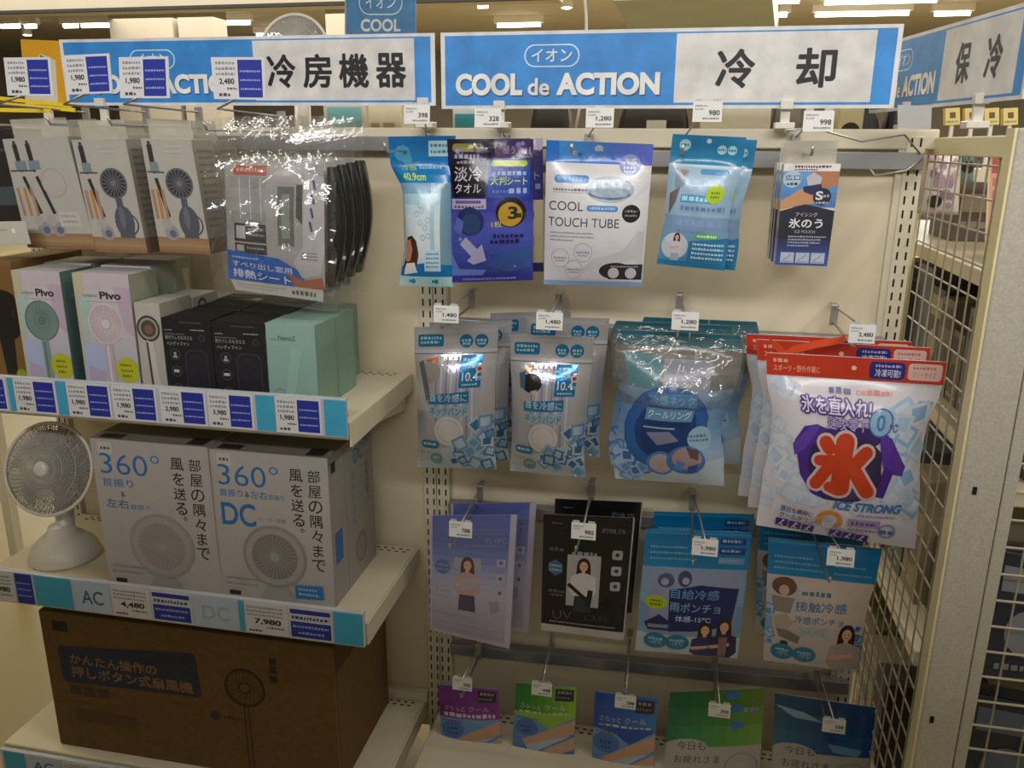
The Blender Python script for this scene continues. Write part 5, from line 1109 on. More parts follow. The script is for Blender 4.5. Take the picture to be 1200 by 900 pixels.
# ---- bottom row: foot sheets
def foot(c0, c1, alt):
    def d(ik):
        ik.grad(0, 0.36, 1, 1, ['#6f9cc8', '#5f8fc8', '#4f80c0', '#4a78b4'], 6)
        for i in range(8): ik.rect(i / 8, 0, (i + 1) / 8, 0.385, '#%02x%02x%02x' % tuple(int(int(c0[j:j + 2], 16) * (1 - i / 7) + int(c1[j:j + 2], 16) * i / 7) for j in (1, 3, 5)))
        ik.rect(0.66, 0.03, 0.96, 0.17, '#2c2430'); ik.dash(0.70, 0.05, 0.92, 0.035, '#8a8490'); ik.dash(0.68, 0.11, 0.9, 0.03, '#6a6470')
        ik.text('さらっと', 0.10, 0.235, 0.055, '#c9a9c9' if not alt else '#b4c9b0', w=0.34); ik.text('クール', 0.50, 0.225, 0.065, '#c4a0c4' if not alt else '#b4c9a8', w=0.34); ik.dash(0.08, 0.315, 0.93, 0.05, '#cdb8cd' if not alt else '#b9cba8')
        if alt: ik.poly([(0.0, 0.38), (0.35, 0.41), (0.6, 0.52), (0.95, 0.38), (0.95, 0.34), (0.0, 0.34)], c1 if alt == 1 else c0)
        ik.poly([(0.15, 0.70), (0.55, 0.54), (1.0, 0.40), (1.0, 0.58), (0.6, 0.66), (0.2, 0.76)], '#c49a80'); ik.poly([(0.35, 0.90), (0.6, 0.76), (1.0, 0.62), (1.0, 0.78), (0.65, 0.88), (0.4, 0.97)], '#c9a48c')
        ik.poly([(0.2, 0.76), (0.6, 0.66), (0.95, 0.60), (0.6, 0.74), (0.3, 0.88)], '#a9bcd8')
        ik.ell(0.22, 0.53, 0.13, '#3f6cb0', 0.11); ik.dash(0.12, 0.50, 0.32, 0.035, '#1f3f80'); ik.dash(0.14, 0.56, 0.3, 0.03, '#1f3f80'); ik.dash(0.05, 0.40, 0.4, 0.03, '#7a4a94' if not alt else '#4f7a4c')
        ik.rect(0, 0.96, 1, 1, '#3a64a0')
    return d
bag('pouch_of_foot_sheets', 'purple topped foot sheet pack beside the slotted upright', 'pouch', [(513, 802), (584, 808), (589, 897), (520, 893)], -0.12, 0.008, '#5f8fc4', foot('#6a2480', '#7a2c8c', 0), hv=0.05, seed=41)
bag('pouch_of_foot_sheets', 'green topped foot sheet pack, second from the slotted upright', 'pouch', [(604.5, 800), (676, 806), (672, 897), (600, 889)], -0.12, 0.008, '#5f8fc4', foot('#1f7a2c', '#86b43a', 1), hv=0.05, seed=42)
bag('pouch_of_foot_sheets', 'blue topped foot sheet pack in the middle of the bottom row', 'pouch', [(697.5, 810), (771, 819), (764, 922), (692, 914)], -0.12, 0.008, '#5f8fc4', foot('#1d4aa8', '#2f74c8', 2), hv=0.05, seed=43)
def relax(c0, c1, green):
    def d(ik):
        ik.rect(0, 0, 1, 1, '#b4b0ac')
        for j in range(3):
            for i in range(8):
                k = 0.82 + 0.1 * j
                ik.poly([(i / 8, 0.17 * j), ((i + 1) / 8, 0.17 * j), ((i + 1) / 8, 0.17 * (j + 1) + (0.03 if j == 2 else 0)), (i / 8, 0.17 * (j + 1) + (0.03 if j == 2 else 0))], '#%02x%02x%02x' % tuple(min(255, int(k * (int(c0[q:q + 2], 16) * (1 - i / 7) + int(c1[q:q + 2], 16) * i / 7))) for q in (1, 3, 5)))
        if green:
            for u, v in ((0.60, 0.02), (0.64, 0.14), (0.66, 0.30)): ik.poly([(u, v), (u + 0.12, v - 0.005), (u + 0.15, v + 0.06), (u + 0.03, v + 0.07)], '#3a78c0')
            ik.dash(0.8, 0.17, 0.95, 0.04, '#8f9cc4')
        else: ik.poly([(0.0, 0.10), (0.3, 0.14), (0.5, 0.22), (0.2, 0.20)], '#9ac4dc'); ik.poly([(0.55, 0.42), (0.9, 0.46), (0.85, 0.54), (0.6, 0.50)], '#7fb4cc')
        ik.ell(0.22, 0.56, 0.19, '#b4b0ac', 0.10); ik.poly([(0.05, 0.60), (0.6, 0.62), (0.6, 0.95), (0.05, 0.95)], '#b4b0ac')
        ik.text('今日も', 0.12, 0.49, 0.085, '#2a2628', w=0.30); ik.text('お疲れさま', 0.10, 0.63, 0.085, '#2a2628', w=0.48); ik.text('です', 0.40, 0.76, 0.07, '#2a2628', w=0.16)
        ik.ring(0.80, 0.75, 0.14, 0.012, '#9a8f94', 24); ik.ell(0.80, 0.75, 0.05, '#bdb3b4'); ik.dash(0.65, 0.93, 0.95, 0.02, '#8f8a8c')
    return d
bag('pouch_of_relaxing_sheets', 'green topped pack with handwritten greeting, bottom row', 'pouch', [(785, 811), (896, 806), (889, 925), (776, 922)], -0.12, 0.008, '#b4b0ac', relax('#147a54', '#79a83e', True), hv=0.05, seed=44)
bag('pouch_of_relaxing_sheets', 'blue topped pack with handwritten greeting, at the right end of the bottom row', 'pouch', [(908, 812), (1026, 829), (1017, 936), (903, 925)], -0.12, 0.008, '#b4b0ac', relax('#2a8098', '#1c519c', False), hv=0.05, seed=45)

# ================================================================== goods of the left bay
# ---- hanging boxed fans
def fanpic(ik, u, v, r, dark='#2b2c30', mid='#6a6a70', n=18):
    ik.ell(u, v, r, dark, n=24); ik.ring(u, v, r * 0.96, r * 0.06, mid, 24)
    for k in range(n):
        a = 2 * PI * k / n; ik.line(u + r * 0.25 / ik.ar * math.cos(a), v + r * 0.25 * math.sin(a), u + r * 0.92 / ik.ar * math.cos(a + 0.35), v + r * 0.92 * math.sin(a + 0.35), r * 0.055, mid)
    ik.ell(u, v, r * 0.22, mid, n=12)
def boxfan(first):
    def d(ik):
        ik.rect(0, 0, 1, 1, '#a8a49c'); ik.grad(0, 0.86, 1, 1, ['#8a6a4c', '#9a7c5c', '#7c5c40'], 5)
        for u in ((0.16, 0.36) if first else (0.14,)):
            ik.line(u, 0.02, u + 0.02, 0.30, 0.03, '#3a3c3c'); ik.line(u, 0.05, u + 0.01, 0.20, 0.05, '#26282a'); ik.rect(u - 0.05, 0.20, u + 0.12, 0.28, '#6f7f84'); ik.line(u + 0.03, 0.34, u + 0.17, 0.68, 0.035, '#242628')
            ik.ell(u + 0.17, 0.82, 0.07, '#8a8a94'); ik.ell(u + 0.19, 0.83, 0.035, '#5f5f6c'); ik.ell(u + 0.10, 0.74, 0.05, '#a09a98')
        ik.rect(0.02, 0.28, 0.36, 0.295, '#4a4a4c')
        for k in range(3): ik.line(0.06 + 0.1 * k, 0.44, 0.08 + 0.1 * k, 0.70, 0.03, '#b07a3a' if k == 1 else '#9a7a64')
        if not first:
            fanpic(ik, 0.62, 0.38, 0.135); ik.ring(0.76, 0.74, 0.10, 0.012, '#35363e'); ik.ell(0.69, 0.72, 0.098, '#4c4e58', 0.145); ik.rect(0.60, 0.51, 0.72, 0.64, '#4c4e58'); ik.rect(0.56, 0.74, 0.84, 0.86, '#4c4e58'); ik.ell(0.66, 0.68, 0.03, '#62646e', 0.10)
            ik.dash(0.45, 0.05, 0.8, 0.02, '#b9b6b0'); ik.dash(0.45, 0.10, 0.75, 0.015, '#b9b6b0')
        else: ik.ring(0.62, 0.4, 0.13, 0.006, '#958f86'); ik.rect(0.58, 0.66, 0.88, 0.80, '#b4b0aa'); ik.dash(0.62, 0.69, 0.84, 0.02, '#8c8880'); ik.dash(0.62, 0.74, 0.84, 0.02, '#8c8880')
    return d
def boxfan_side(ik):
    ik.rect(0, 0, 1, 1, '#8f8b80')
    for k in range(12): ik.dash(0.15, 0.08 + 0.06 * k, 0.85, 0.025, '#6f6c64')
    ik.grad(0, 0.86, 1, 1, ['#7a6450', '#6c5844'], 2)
for k, (px, first, lab) in enumerate((([(3, 163), (79, 160), (113, 292), (33, 290)], True, 'pale fan box at the left edge, hung by a clear tab, no fan printed large'),
                                      ([(84, 164), (147, 163), (173, 297), (113, 295)], False, 'middle hanging fan box with a dark round fan print'),
                                      ([(165, 162), (224, 164), (247, 298), (188, 295)], False, 'hanging fan box next to the clear sheet packs'))):
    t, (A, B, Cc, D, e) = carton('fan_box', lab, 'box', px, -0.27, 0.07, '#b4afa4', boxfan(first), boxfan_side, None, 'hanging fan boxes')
    l = (Cc + D) / 2 + e / 2; up = Vector((-0.004, 0, 0.034)); th = Vector((0, 0.0008, 0)); m0 = e * 0.15
    Am = A + (B - A) * 0.12 + m0; Bm = B - (B - A) * 0.02 + m0
    mb = MB(); mb.hexa([Am, Bm, Bm + th, Am + th, Am + up, Bm + up, Bm + up + th, Am + up + th]); mb.build('hang_tab', 'clearhang', t, l)
    dup(t, (-0.002, 0.085, 0.0), ('second pale fan box behind the leftmost hanging one', 'second fan box behind the middle hanging one', 'second fan box behind the one next to the clear sheet packs')[k])
# black box at the very left and a small white label under it
carton('black_box', 'black box hanging at the left edge of the photo, cut by the frame', 'box', [(-60, 158), (12, 150), (30, 262), (-40, 262)], -0.235, 0.08, '#201c1a', lambda ik: (ik.rect(0.55, 0.6, 0.95, 0.8, '#3f4a4c'), ik.dash(0.5, 0.2, 0.9, 0.03, '#5a5048')))
t = thing('label_card', 'small white label card below the black box at the left edge', 'card', at(16, 286, -0.31)); l = t.location.copy()
flat_card('card', [(-18, 260), (29, 259), (36, 286), (-10, 288)], -0.31, '#bdb9ae', lambda ik: (ik.rect(0.62, 0.3, 0.7, 0.5, '#e4e2dc'), ik.dash(0.1, 0.3, 0.5, 0.1, '#a29d92')), t, l)
# ---- clear packs with vent sheets
def sheetpack(ik):
    ik.rect(0, 0, 1, 1, '#a09e9c')
    ik.rect(0.10, 0.02, 0.44, 0.10, '#a85a44'); ik.dash(0.13, 0.04, 0.4, 0.03, '#c9a090'); ik.grad(0.06, 0.11, 0.44, 0.50, ['#8f908e', '#a3a3a2', '#8a8c8a'], 4)
    for u in (0.16, 0.27, 0.38): ik.line(u, 0.12, u + 0.02, 0.46, 0.008, '#c4c4c2')
    ik.ell(0.30, 0.49, 0.09, '#7a7a78', 0.025)
    ik.rect(0.52, 0.14, 0.80, 0.68, '#9a9a98'); ik.rect(0.56, 0.18, 0.72, 0.66, '#5f625e'); ik.rect(0.60, 0.24, 0.68, 0.60, '#83877f'); ik.poly([(0.74, 0.16), (0.80, 0.16), (0.80, 0.48), (0.74, 0.42)], '#4a4a46')
    ik.rect(0.10, 0.50, 0.44, 0.655, '#2c2e30'); ik.rect(0.12, 0.52, 0.22, 0.63, '#b4b6b4'); ik.dash(0.25, 0.53, 0.42, 0.025, '#8f9090'); ik.dash(0.25, 0.58, 0.42, 0.02, '#8f9090')
    ik.rect(0.10, 0.67, 0.44, 0.755, '#2c2e30'); ik.rect(0.12, 0.685, 0.2, 0.74, '#a9abaa'); ik.dash(0.23, 0.695, 0.42, 0.02, '#8f9090')
    ik.poly([(0, 0.74), (0.55, 0.77), (0.75, 0.86), (0.85, 1), (0, 1)], '#1a80c4'); ik.dash(0.06, 0.785, 0.34, 0.018, '#8fb8dc')
    ik.text('すべり出し窓用', 0.06, 0.825, 0.052, '#d8dce4', w=0.62, bold=0.01, skew=0.03); ik.text('排熱シート', 0.06, 0.895, 0.075, '#dfe2ea', w=0.60, bold=0.02, skew=0.04)
    ik.poly([(0.62, 0.88), (0.78, 0.94), (0.98, 0.90), (1, 1), (0.70, 1)], '#a05c3c')
    ik.poly([(0.82, 0.05), (1.0, 0.10), (1.0, 0.70), (0.96, 0.88), (0.78, 0.92), (0.70, 0.80), (0.80, 0.66)], '#b4b2b4')
    for k in range(4): ik.line(0.90 - 0.01 * k, 0.12 + 0.11 * k, 0.92 - 0.01 * k, 0.20 + 0.11 * k, 0.02, '#4a4470')
    ik.dash(0.78, 0.70, 0.94, 0.012, '#5f5f64'); ik.dash(0.78, 0.725, 0.94, 0.012, '#5f5f64'); ik.dash(0.78, 0.75, 0.94, 0.012, '#5f5f64')
def sheet_film(f, t, loc):
    clear_sheet(f, t, loc, -0.14, -0.36, 1.14, 1.18, 0.012, 0.016, seed=2.1, n=40, fr=5)
    mb = MB()                                              # dark folded cloth edge at the side of the card
    vs = []
    for j in range(13):
        v = 0.02 + 0.96 * j / 12; w = 0.02 * math.sin(PI * min(1, v * 1.05)) + 0.012
        p = f.P(1.0, v); q = noise.noise(Vector((v * 9, 2, 3))) * 0.004
        vs += [p + Vector((0.0, 0.012, 0)), p + Vector((w * 0.5, 0.004 + q, 0)), p + Vector((w, 0.014 - q, 0)), p + Vector((w * 0.9, 0.034, 0)), p + Vector((-0.006, 0.034, 0))]
    fs = [(j * 5 + k, j * 5 + k + 1, j * 5 + k + 6, j * 5 + k + 5) for j in range(12) for k in range(4)]
    mb.add(vs, fs, '#252422'); mb.build('folded_cloth', 'film', t, loc, smooth=True)
    cp = MB(); a, b = f.P(0.02, 1.0), f.P(0.98, 1.0); q_ = [a, b, f.P(0.97, 1.115), f.P(0.10, 1.115)] if False else [a, b, b + (f.C - f.B) * 0.10, a + (f.D - f.A) * 0.10 + (f.B - f.A) * 0.05]
    flat_card('footer_card', [q_[0], q_[1], q_[2], q_[3]], 0, '#b4b4ae', lambda ik: (ik.dash(0.05, 0.3, 0.6, 0.12, '#8a8a84'), ik.dash(0.05, 0.55, 0.5, 0.1, '#8a8a84'), ik.dash(0.66, 0.3, 0.92, 0.4, '#4a4a48')), t, loc)
sp = bag('pack_of_vent_sheets', 'foremost clear pack with a blue lettered card on a folded sheet', 'pack', [(263, 190), (380, 193), (381, 340), (268, 326)], -0.27, 0.012, '#9a9896', sheetpack, hv=0.0, seed=51, film=sheet_film, wr=0.002)
for k, n in enumerate(('second', 'third', 'rearmost')): dup(sp, (0.001 * (k + 1), 0.040 * (k + 1), 0.003 * (k + 1)), n + ' clear pack of folded sheets, dark edge showing right of the foremost')

# ---- upper shelf: handheld fan boxes (deck at 0.977)
ZS = 0.977
def goldbox(ik): ik.rect(0.0, 0.03, 1, 1, '#7a5a2c'); ik.ell(0.62, 0.42, 0.17, '#17140f', 0.2); ik.poly([(0.3, 0.5), (0.8, 0.5), (0.72, 0.9), (0.4, 0.9)], '#1c1914'); ik.text('4', 0.80, 0.36, 0.10, '#3f2f14', w=0.1); ik.ell(0.84, 0.90, 0.05, '#8fa02c')
carton('gold_fan_box', 'gold brown box with a black fan print at the left end of the upper shelf', 'box', [(-26, 304), (14, 308), (31, 438), (-8, 436)], -0.285, 0.20, '#7f6238', goldbox, z0=ZS)
def pivo(c, c2):
    def d(ik):
        ik.grad(0, 0, 1, 1, ['#bdb4bc', '#c3bcc0', '#beb9c2', '#b4b4c4', '#bcb8bc'], 8)
        ik.poly([(0.0, 0.0), (0.2, 0.0), (0.1, 1), (0.0, 1)], '#b9b49a'); ik.poly([(0.05, 0.55), (0.42, 0.58), (0.45, 1), (0.02, 1)], '#a9b4d4'); ik.poly([(0.1, 0.75), (0.4, 0.8), (0.35, 1), (0.06, 1)], '#aea2bc'); ik.poly([(0.7, 0.1), (1, 0.1), (1, 0.5), (0.85, 0.45)], '#b8a4b8'); ik.poly([(0.06, 0.2), (0.3, 0.16), (0.2, 0.5), (0.06, 0.52)], '#a4bcb8')
        ik.text('urbane', 0.16, 0.160, 0.028, '#4a4a50', w=0.24); ik.text('Pivo', 0.45, 0.140, 0.062, '#33343a', w=0.38, bold=0.04)
        ik.rect(0.2, 0.222, 0.86, 0.226, '#8a8a90')
        ik.ell(0.50, 0.40, 0.155, c2, 0.165)
        for k in range(36):
            a = 2 * PI * k / 36; ik.line(0.5 + 0.05 / ik.ar * math.cos(a), 0.4 + 0.05 * math.sin(a), 0.5 + 0.148 / ik.ar * math.cos(a + 0.2), 0.4 + 0.155 * math.sin(a + 0.2), 0.006, c)
        ik.ring(0.5, 0.40, 0.155, 0.010, c, 30, ry=0.165); ik.ell(0.5, 0.40, 0.04, c)
        ik.poly([(0.43, 0.56), (0.58, 0.56), (0.60, 1.0), (0.44, 1.0)], c2); ik.rect(0.47, 0.58, 0.51, 0.98, c)
        ik.ell(0.80, 0.77, 0.105, '#b4b824'); ik.dash(0.68, 0.72, 0.88, 0.02, '#6a6c1c'); ik.dash(0.68, 0.765, 0.9, 0.02, '#6a6c1c'); ik.dash(0.7, 0.81, 0.86, 0.02, '#6a6c1c')
    return d
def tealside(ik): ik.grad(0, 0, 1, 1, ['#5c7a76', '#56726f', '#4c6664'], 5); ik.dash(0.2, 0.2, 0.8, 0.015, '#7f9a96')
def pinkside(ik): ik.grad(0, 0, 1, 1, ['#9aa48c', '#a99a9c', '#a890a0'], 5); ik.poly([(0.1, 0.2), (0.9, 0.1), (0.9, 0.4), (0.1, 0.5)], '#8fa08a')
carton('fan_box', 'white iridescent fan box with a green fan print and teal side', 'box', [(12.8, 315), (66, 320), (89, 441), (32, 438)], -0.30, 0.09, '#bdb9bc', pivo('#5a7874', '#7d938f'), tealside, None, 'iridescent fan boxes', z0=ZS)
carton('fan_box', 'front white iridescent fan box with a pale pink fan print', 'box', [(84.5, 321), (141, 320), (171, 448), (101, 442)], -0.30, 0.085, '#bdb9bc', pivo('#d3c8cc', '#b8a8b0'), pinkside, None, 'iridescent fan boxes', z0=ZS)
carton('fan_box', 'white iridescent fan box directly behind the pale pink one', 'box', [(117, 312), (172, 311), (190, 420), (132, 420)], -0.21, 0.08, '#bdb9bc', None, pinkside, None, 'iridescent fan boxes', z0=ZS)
carton('fan_box', 'rearmost white iridescent fan box, a glint painted on its side', 'box', [(142, 305), (197, 303), (208, 400), (155, 400)], -0.115, 0.075, '#bdb9bc', None, lambda ik: (ik.rect(0, 0, 1, 1, '#a9ac94'), ik.poly([(0.55, 0.1), (0.9, 0.1), (0.8, 0.45)], '#d8d4b8')), None, 'iridescent fan boxes', z0=ZS)  # pale triangle on the side is a painted gloss highlight
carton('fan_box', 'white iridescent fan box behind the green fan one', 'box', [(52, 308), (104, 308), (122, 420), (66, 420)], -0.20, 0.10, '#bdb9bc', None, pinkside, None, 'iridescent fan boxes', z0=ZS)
def ringfan(ik):
    ik.rect(0, 0, 1, 1, '#b4b0a8'); ik.ell(0.47, 0.26, 0.13, '#3a3632', 0.135); ik.ell(0.47, 0.26, 0.108, '#9a958c', 0.112); ik.ell(0.47, 0.26, 0.085, '#4a443e', 0.088); ik.ell(0.48, 0.27, 0.05, '#7a5a4a')
    ik.poly([(0.34, 0.38), (0.60, 0.40), (0.74, 0.95), (0.40, 0.97)], '#c4c0b8'); ik.poly([(0.32, 0.40), (0.40, 0.40), (0.48, 0.97), (0.38, 0.97)], '#4a4038'); ik.poly([(0.38, 0.92), (0.74, 0.90), (0.74, 0.97), (0.40, 0.99)], '#3a342e')
carton('fan_box', 'front white box with a ring shaped fan print', 'box', [(152.5, 357), (186, 353), (197, 452), (171, 449)], -0.30, 0.10, '#b9b5ac', ringfan, lambda ik: ik.rect(0, 0, 1, 1, '#a9a59a'), None, 'ring fan boxes', z0=ZS)
carton('fan_box', 'rear white ring fan box with a dark ring on its side', 'box', [(188, 349), (226, 347), (234, 440), (200, 440)], -0.19, 0.09, '#b9b5ac', ringfan, lambda ik: (ik.rect(0, 0, 1, 1, '#a9a59a'), ik.ring(0.35, 0.12, 0.09, 0.03, '#3f3b34')), None, 'ring fan boxes', z0=ZS)
def blackbox(ik):
    ik.rect(0, 0, 1, 1, '#15151a')
    ik.dash(0.36, 0.035, 0.8, 0.02, '#4a4a4e'); ik.dash(0.05, 0.13, 0.2, 0.015, '#8a8a8c'); ik.dash(0.58, 0.12, 0.86, 0.015, '#9a9a9c')
    ik.text('首のうしろも冷える', 0.05, 0.20, 0.045, '#a9a9ac', w=0.55); ik.text('ハンディファン', 0.07, 0.27, 0.045, '#b9b9bc', w=0.46); ik.dash(0.05, 0.175, 0.45, 0.012, '#77777a')
    for v in (0.42, 0.62, 0.83): ik.ring(0.22, v, 0.065, 0.008, '#4f4f54', 18)
    ik.ell(0.22, 0.41, 0.018, '#9a9a9e'); ik.poly([(0.17, 0.46), (0.27, 0.46), (0.25, 0.43), (0.19, 0.43)], '#9a9a9e'); ik.rect(0.16, 0.60, 0.27, 0.635, '#b4b4b8'); ik.ell(0.22, 0.83, 0.02, '#8a8a8e')
    ik.pill(0.42, 0.36, 0.88, 1.0, '#3f4056', 0.14); ik.pill(0.43, 0.367, 0.87, 1.0, '#191922', 0.14); ik.ring(0.64, 0.54, 0.12, 0.004, '#30303c'); ik.ring(0.64, 0.54, 0.09, 0.004, '#30303c'); ik.line(0.56, 0.6, 0.74, 0.48, 0.01, '#26263a')
    ik.ring(0.80, 0.22, 0.035, 0.006, '#5a5a60', 12)
for k, (px, Y, lab, dep) in enumerate((([(191, 373), (249, 374), (252, 456), (196, 452)], -0.31, 'front black fan box beside the white ring fan box', 0.09), ([(250, 375), (311, 381), (317, 460), (253, 457)], -0.31, 'front black fan box beside the mint boxes', 0.09),
        ([(228, 362), (283, 362), (286, 440), (231, 440)], -0.21, 'second black fan box behind the left front black one', 0.09), ([(284, 364), (340, 366), (342, 440), (287, 440)], -0.21, 'second black fan box behind the right front black one', 0.09),
        ([(252, 352), (304, 353), (306, 420), (255, 420)], -0.11, 'rearmost black fan box on the left', 0.08), ([(305, 353), (356, 354), (357, 420), (307, 420)], -0.11, 'rearmost black fan box on the right', 0.08))):
    t, Q = carton('fan_box', lab, 'box', px, Y, dep, '#17171b', blackbox if k < 2 else None, None, (lambda ik: (ik.rect(0.15, 0.3, 0.75, 0.5, '#2c2c30'), ik.rect(0.78, 0.55, 0.95, 0.85, '#a9a698'))) if k == 4 else (lambda ik: ik.dash(0.2, 0.4, 0.8, 0.15, '#38383c')), 'black fan boxes', z0=ZS)
def mintbox(ik):
    ik.grad(0, 0, 1, 1, ['#90b0a8', '#8cada4', '#86a89f'], 4); ik.text('urbane', 0.08, 0.155, 0.035, '#4f6f66', w=0.16); ik.text('Nemo2', 0.26, 0.13, 0.06, '#3f5f58', w=0.34, bold=0.02)
    ik.poly([(0.50, 0.25), (0.72, 0.28), (0.52, 0.80), (0.34, 0.80)], '#8fb6a8'); ik.line(0.50, 0.25, 0.34, 0.78, 0.004, '#7fa698'); ik.line(0.74, 0.28, 0.56, 0.80, 0.004, '#7fa698')
    ik.ring(0.22, 0.82, 0.075, 0.012, '#5f8f84', 18); ik.ell(0.22, 0.82, 0.045, '#7fa89c'); ik.ell(0.46, 0.88, 0.075, '#6f9c90', 0.055); ik.dash(0.08, 0.95, 0.5, 0.015, '#7fa698')
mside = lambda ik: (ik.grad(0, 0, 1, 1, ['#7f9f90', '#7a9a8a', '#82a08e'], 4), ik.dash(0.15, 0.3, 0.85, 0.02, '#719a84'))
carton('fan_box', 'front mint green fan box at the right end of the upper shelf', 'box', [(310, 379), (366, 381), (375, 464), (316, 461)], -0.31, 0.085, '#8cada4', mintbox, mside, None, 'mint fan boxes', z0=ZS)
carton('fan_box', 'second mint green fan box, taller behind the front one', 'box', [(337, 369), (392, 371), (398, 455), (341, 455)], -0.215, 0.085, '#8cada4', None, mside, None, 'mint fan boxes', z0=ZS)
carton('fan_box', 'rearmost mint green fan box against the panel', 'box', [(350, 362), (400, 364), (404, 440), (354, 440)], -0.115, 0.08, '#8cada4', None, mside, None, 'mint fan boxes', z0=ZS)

# ---- desk fans
def desk_fan(label, name, loc, R, tilt, yaw, neck, base_r, s=1.0):
    """fan facing -y, loc = point the base stands on"""
    loc = Vector(loc); t = thing(name, label, 'fan', loc)
    hc = loc + Vector((0, -0.01, neck)); X = Matrix.Translation(hc) @ Matrix.Rotation(yaw, 4, 'Z') @ Matrix.Rotation(tilt, 4, 'X')
    MB().lathe([(base_r, 0), (base_r * 1.02, 0.006), (base_r * 0.98, 0.016), (base_r * 0.88, 0.032), (base_r * 0.66, 0.048), (base_r * 0.44, 0.058), (base_r * 0.36, 0.075)], 40, cx=loc.x, cy=loc.y, cz=loc.z).build('base', 'white', t, loc, smooth=True)
    MB().tube([loc + Vector((0, 0, 0.04)), loc + Vector((0, 0.012, 0.06)), hc + Vector((0, 0.035, -0.01))], [0.024, 0.020, 0.018], 14).build('neck', 'white', t, loc, smooth=True)
    MB().lathe([(0.018, 0.075), (0.034, 0.070), (0.042, 0.045), (0.042, 0.025), (0.028, 0.018)], 28, axis='y').build('motor_housing', 'white', t, loc, smooth=True, xf=X)
    dz = R * 0.28
    def prof(q, side): return (-dz * 0.9 * (1 - (q / R) ** 2.4)) if side < 0 else (dz * 0.75 * (1 - (q / R) ** 3))
    for side, nm in ((-1, 'front_grille'), (1, 'rear_grille')):
        mb = MB(); n = 92 if side < 0 else 56
        for k in range(n):
            a = 2 * PI * k / n; tw = 0.55 if side < 0 else -0.3
            pts = []
            for j in range(7):
                q = R * (0.16 + 0.84 * j / 6); b = a + tw * (j / 6); pts.append((q * math.cos(b), prof(q, side), q * math.sin(b)))
            mb.tube(pts, 0.0012, 3)
        if side < 0:
            for k in range(n):
                a = 2 * PI * k / n; pts = []
                for j in range(7):
                    q = R * (0.16 + 0.84 * j / 6); b = a - 0.55 * (j / 6); pts.append((q * math.cos(b), prof(q, side) + 0.001, q * math.sin(b)))
                mb.tube(pts, 0.0012, 3)
        for q in (0.17, 0.45, 0.72): mb.tube([(q * R * math.cos(2 * PI * k / 40), prof(q * R, side), q * R * math.sin(2 * PI * k / 40)) for k in range(40)], 0.0011, 4, closed=True)
        o = mb.build(nm, 'grille', t, loc, smooth=True, xf=X); o['kind'] = 'stuff'
    MB().tube([(R * math.cos(2 * PI * k / 56), 0, R * math.sin(2 * PI * k / 56)) for k in range(56)], 0.0042, 8, closed=True).build('rim', 'white', t, loc, smooth=True, xf=X)
    MB().lathe([(R * 0.17, prof(R * 0.16, -1) + 0.002), (R * 0.17, prof(R * 0.16, -1) - 0.002), (R * 0.12, prof(R * 0.16, -1) - 0.005)], 24, axis='y').build('hub_badge', 'white', t, loc, smooth=True, xf=X)
    mb = MB()
    for k in range(5):
        a0 = 2 * PI * k / 5; vs = []
        for j in range(6):
            q = R * (0.20 + 0.66 * j / 5)
            for i in range(5):
                a = a0 + (i / 4 - 0.5) * (0.95 - 0.25 * j / 5) + 0.35 * j / 5; vs.append((q * math.cos(a), 0.014 - 0.022 * i / 4, q * math.sin(a)))
        n0 = len(vs); vs += [(p[0], p[1] + 0.0015, p[2]) for p in vs[:n0]]
        fs = [(j * 5 + i, j * 5 + i + 1, j * 5 + i + 6, j * 5 + i + 5) for j in range(5) for i in range(4)]; fs += [tuple(n0 + q for q in f) for f in fs]
        b_ = MB(); b_.add(vs, fs); b_.build('blade', 'white', t, loc, smooth=True, xf=X)
    MB().lathe([(R * 0.2, 0.02), (R * 0.2, -0.012), (R * 0.12, -0.02)], 20, axis='y').build('blade_hub', 'white', t, loc, smooth=True, xf=X)
    for k in range(3):
        a = -0.5 + 0.5 * k; MB().lathe([(0.006, 0.026), (0.006, 0.034), (0.004, 0.036)], 10, cx=loc.x + a * base_r * 0.7, cy=loc.y - base_r * 0.62, cz=loc.z + 0.002).build('button', 'grey', t, loc, smooth=True)
    return t
hc = at(56, 553, -0.24)
desk_fan('white desk fan with a round wire grille on the middle shelf', 'desk_fan', (at(82, 670, -0.21).x, -0.215, 0.565), 0.098, math.radians(-20), math.radians(6), hc.z - 0.565, 0.072)
hc = at(345, 62, 0.30)
desk_fan('white fan grille rising behind the 冷房機器 sign', 'desk_fan', (hc.x, 0.31, 1.40), 0.086, math.radians(-8), 0, hc.z - 1.40, 0.08)

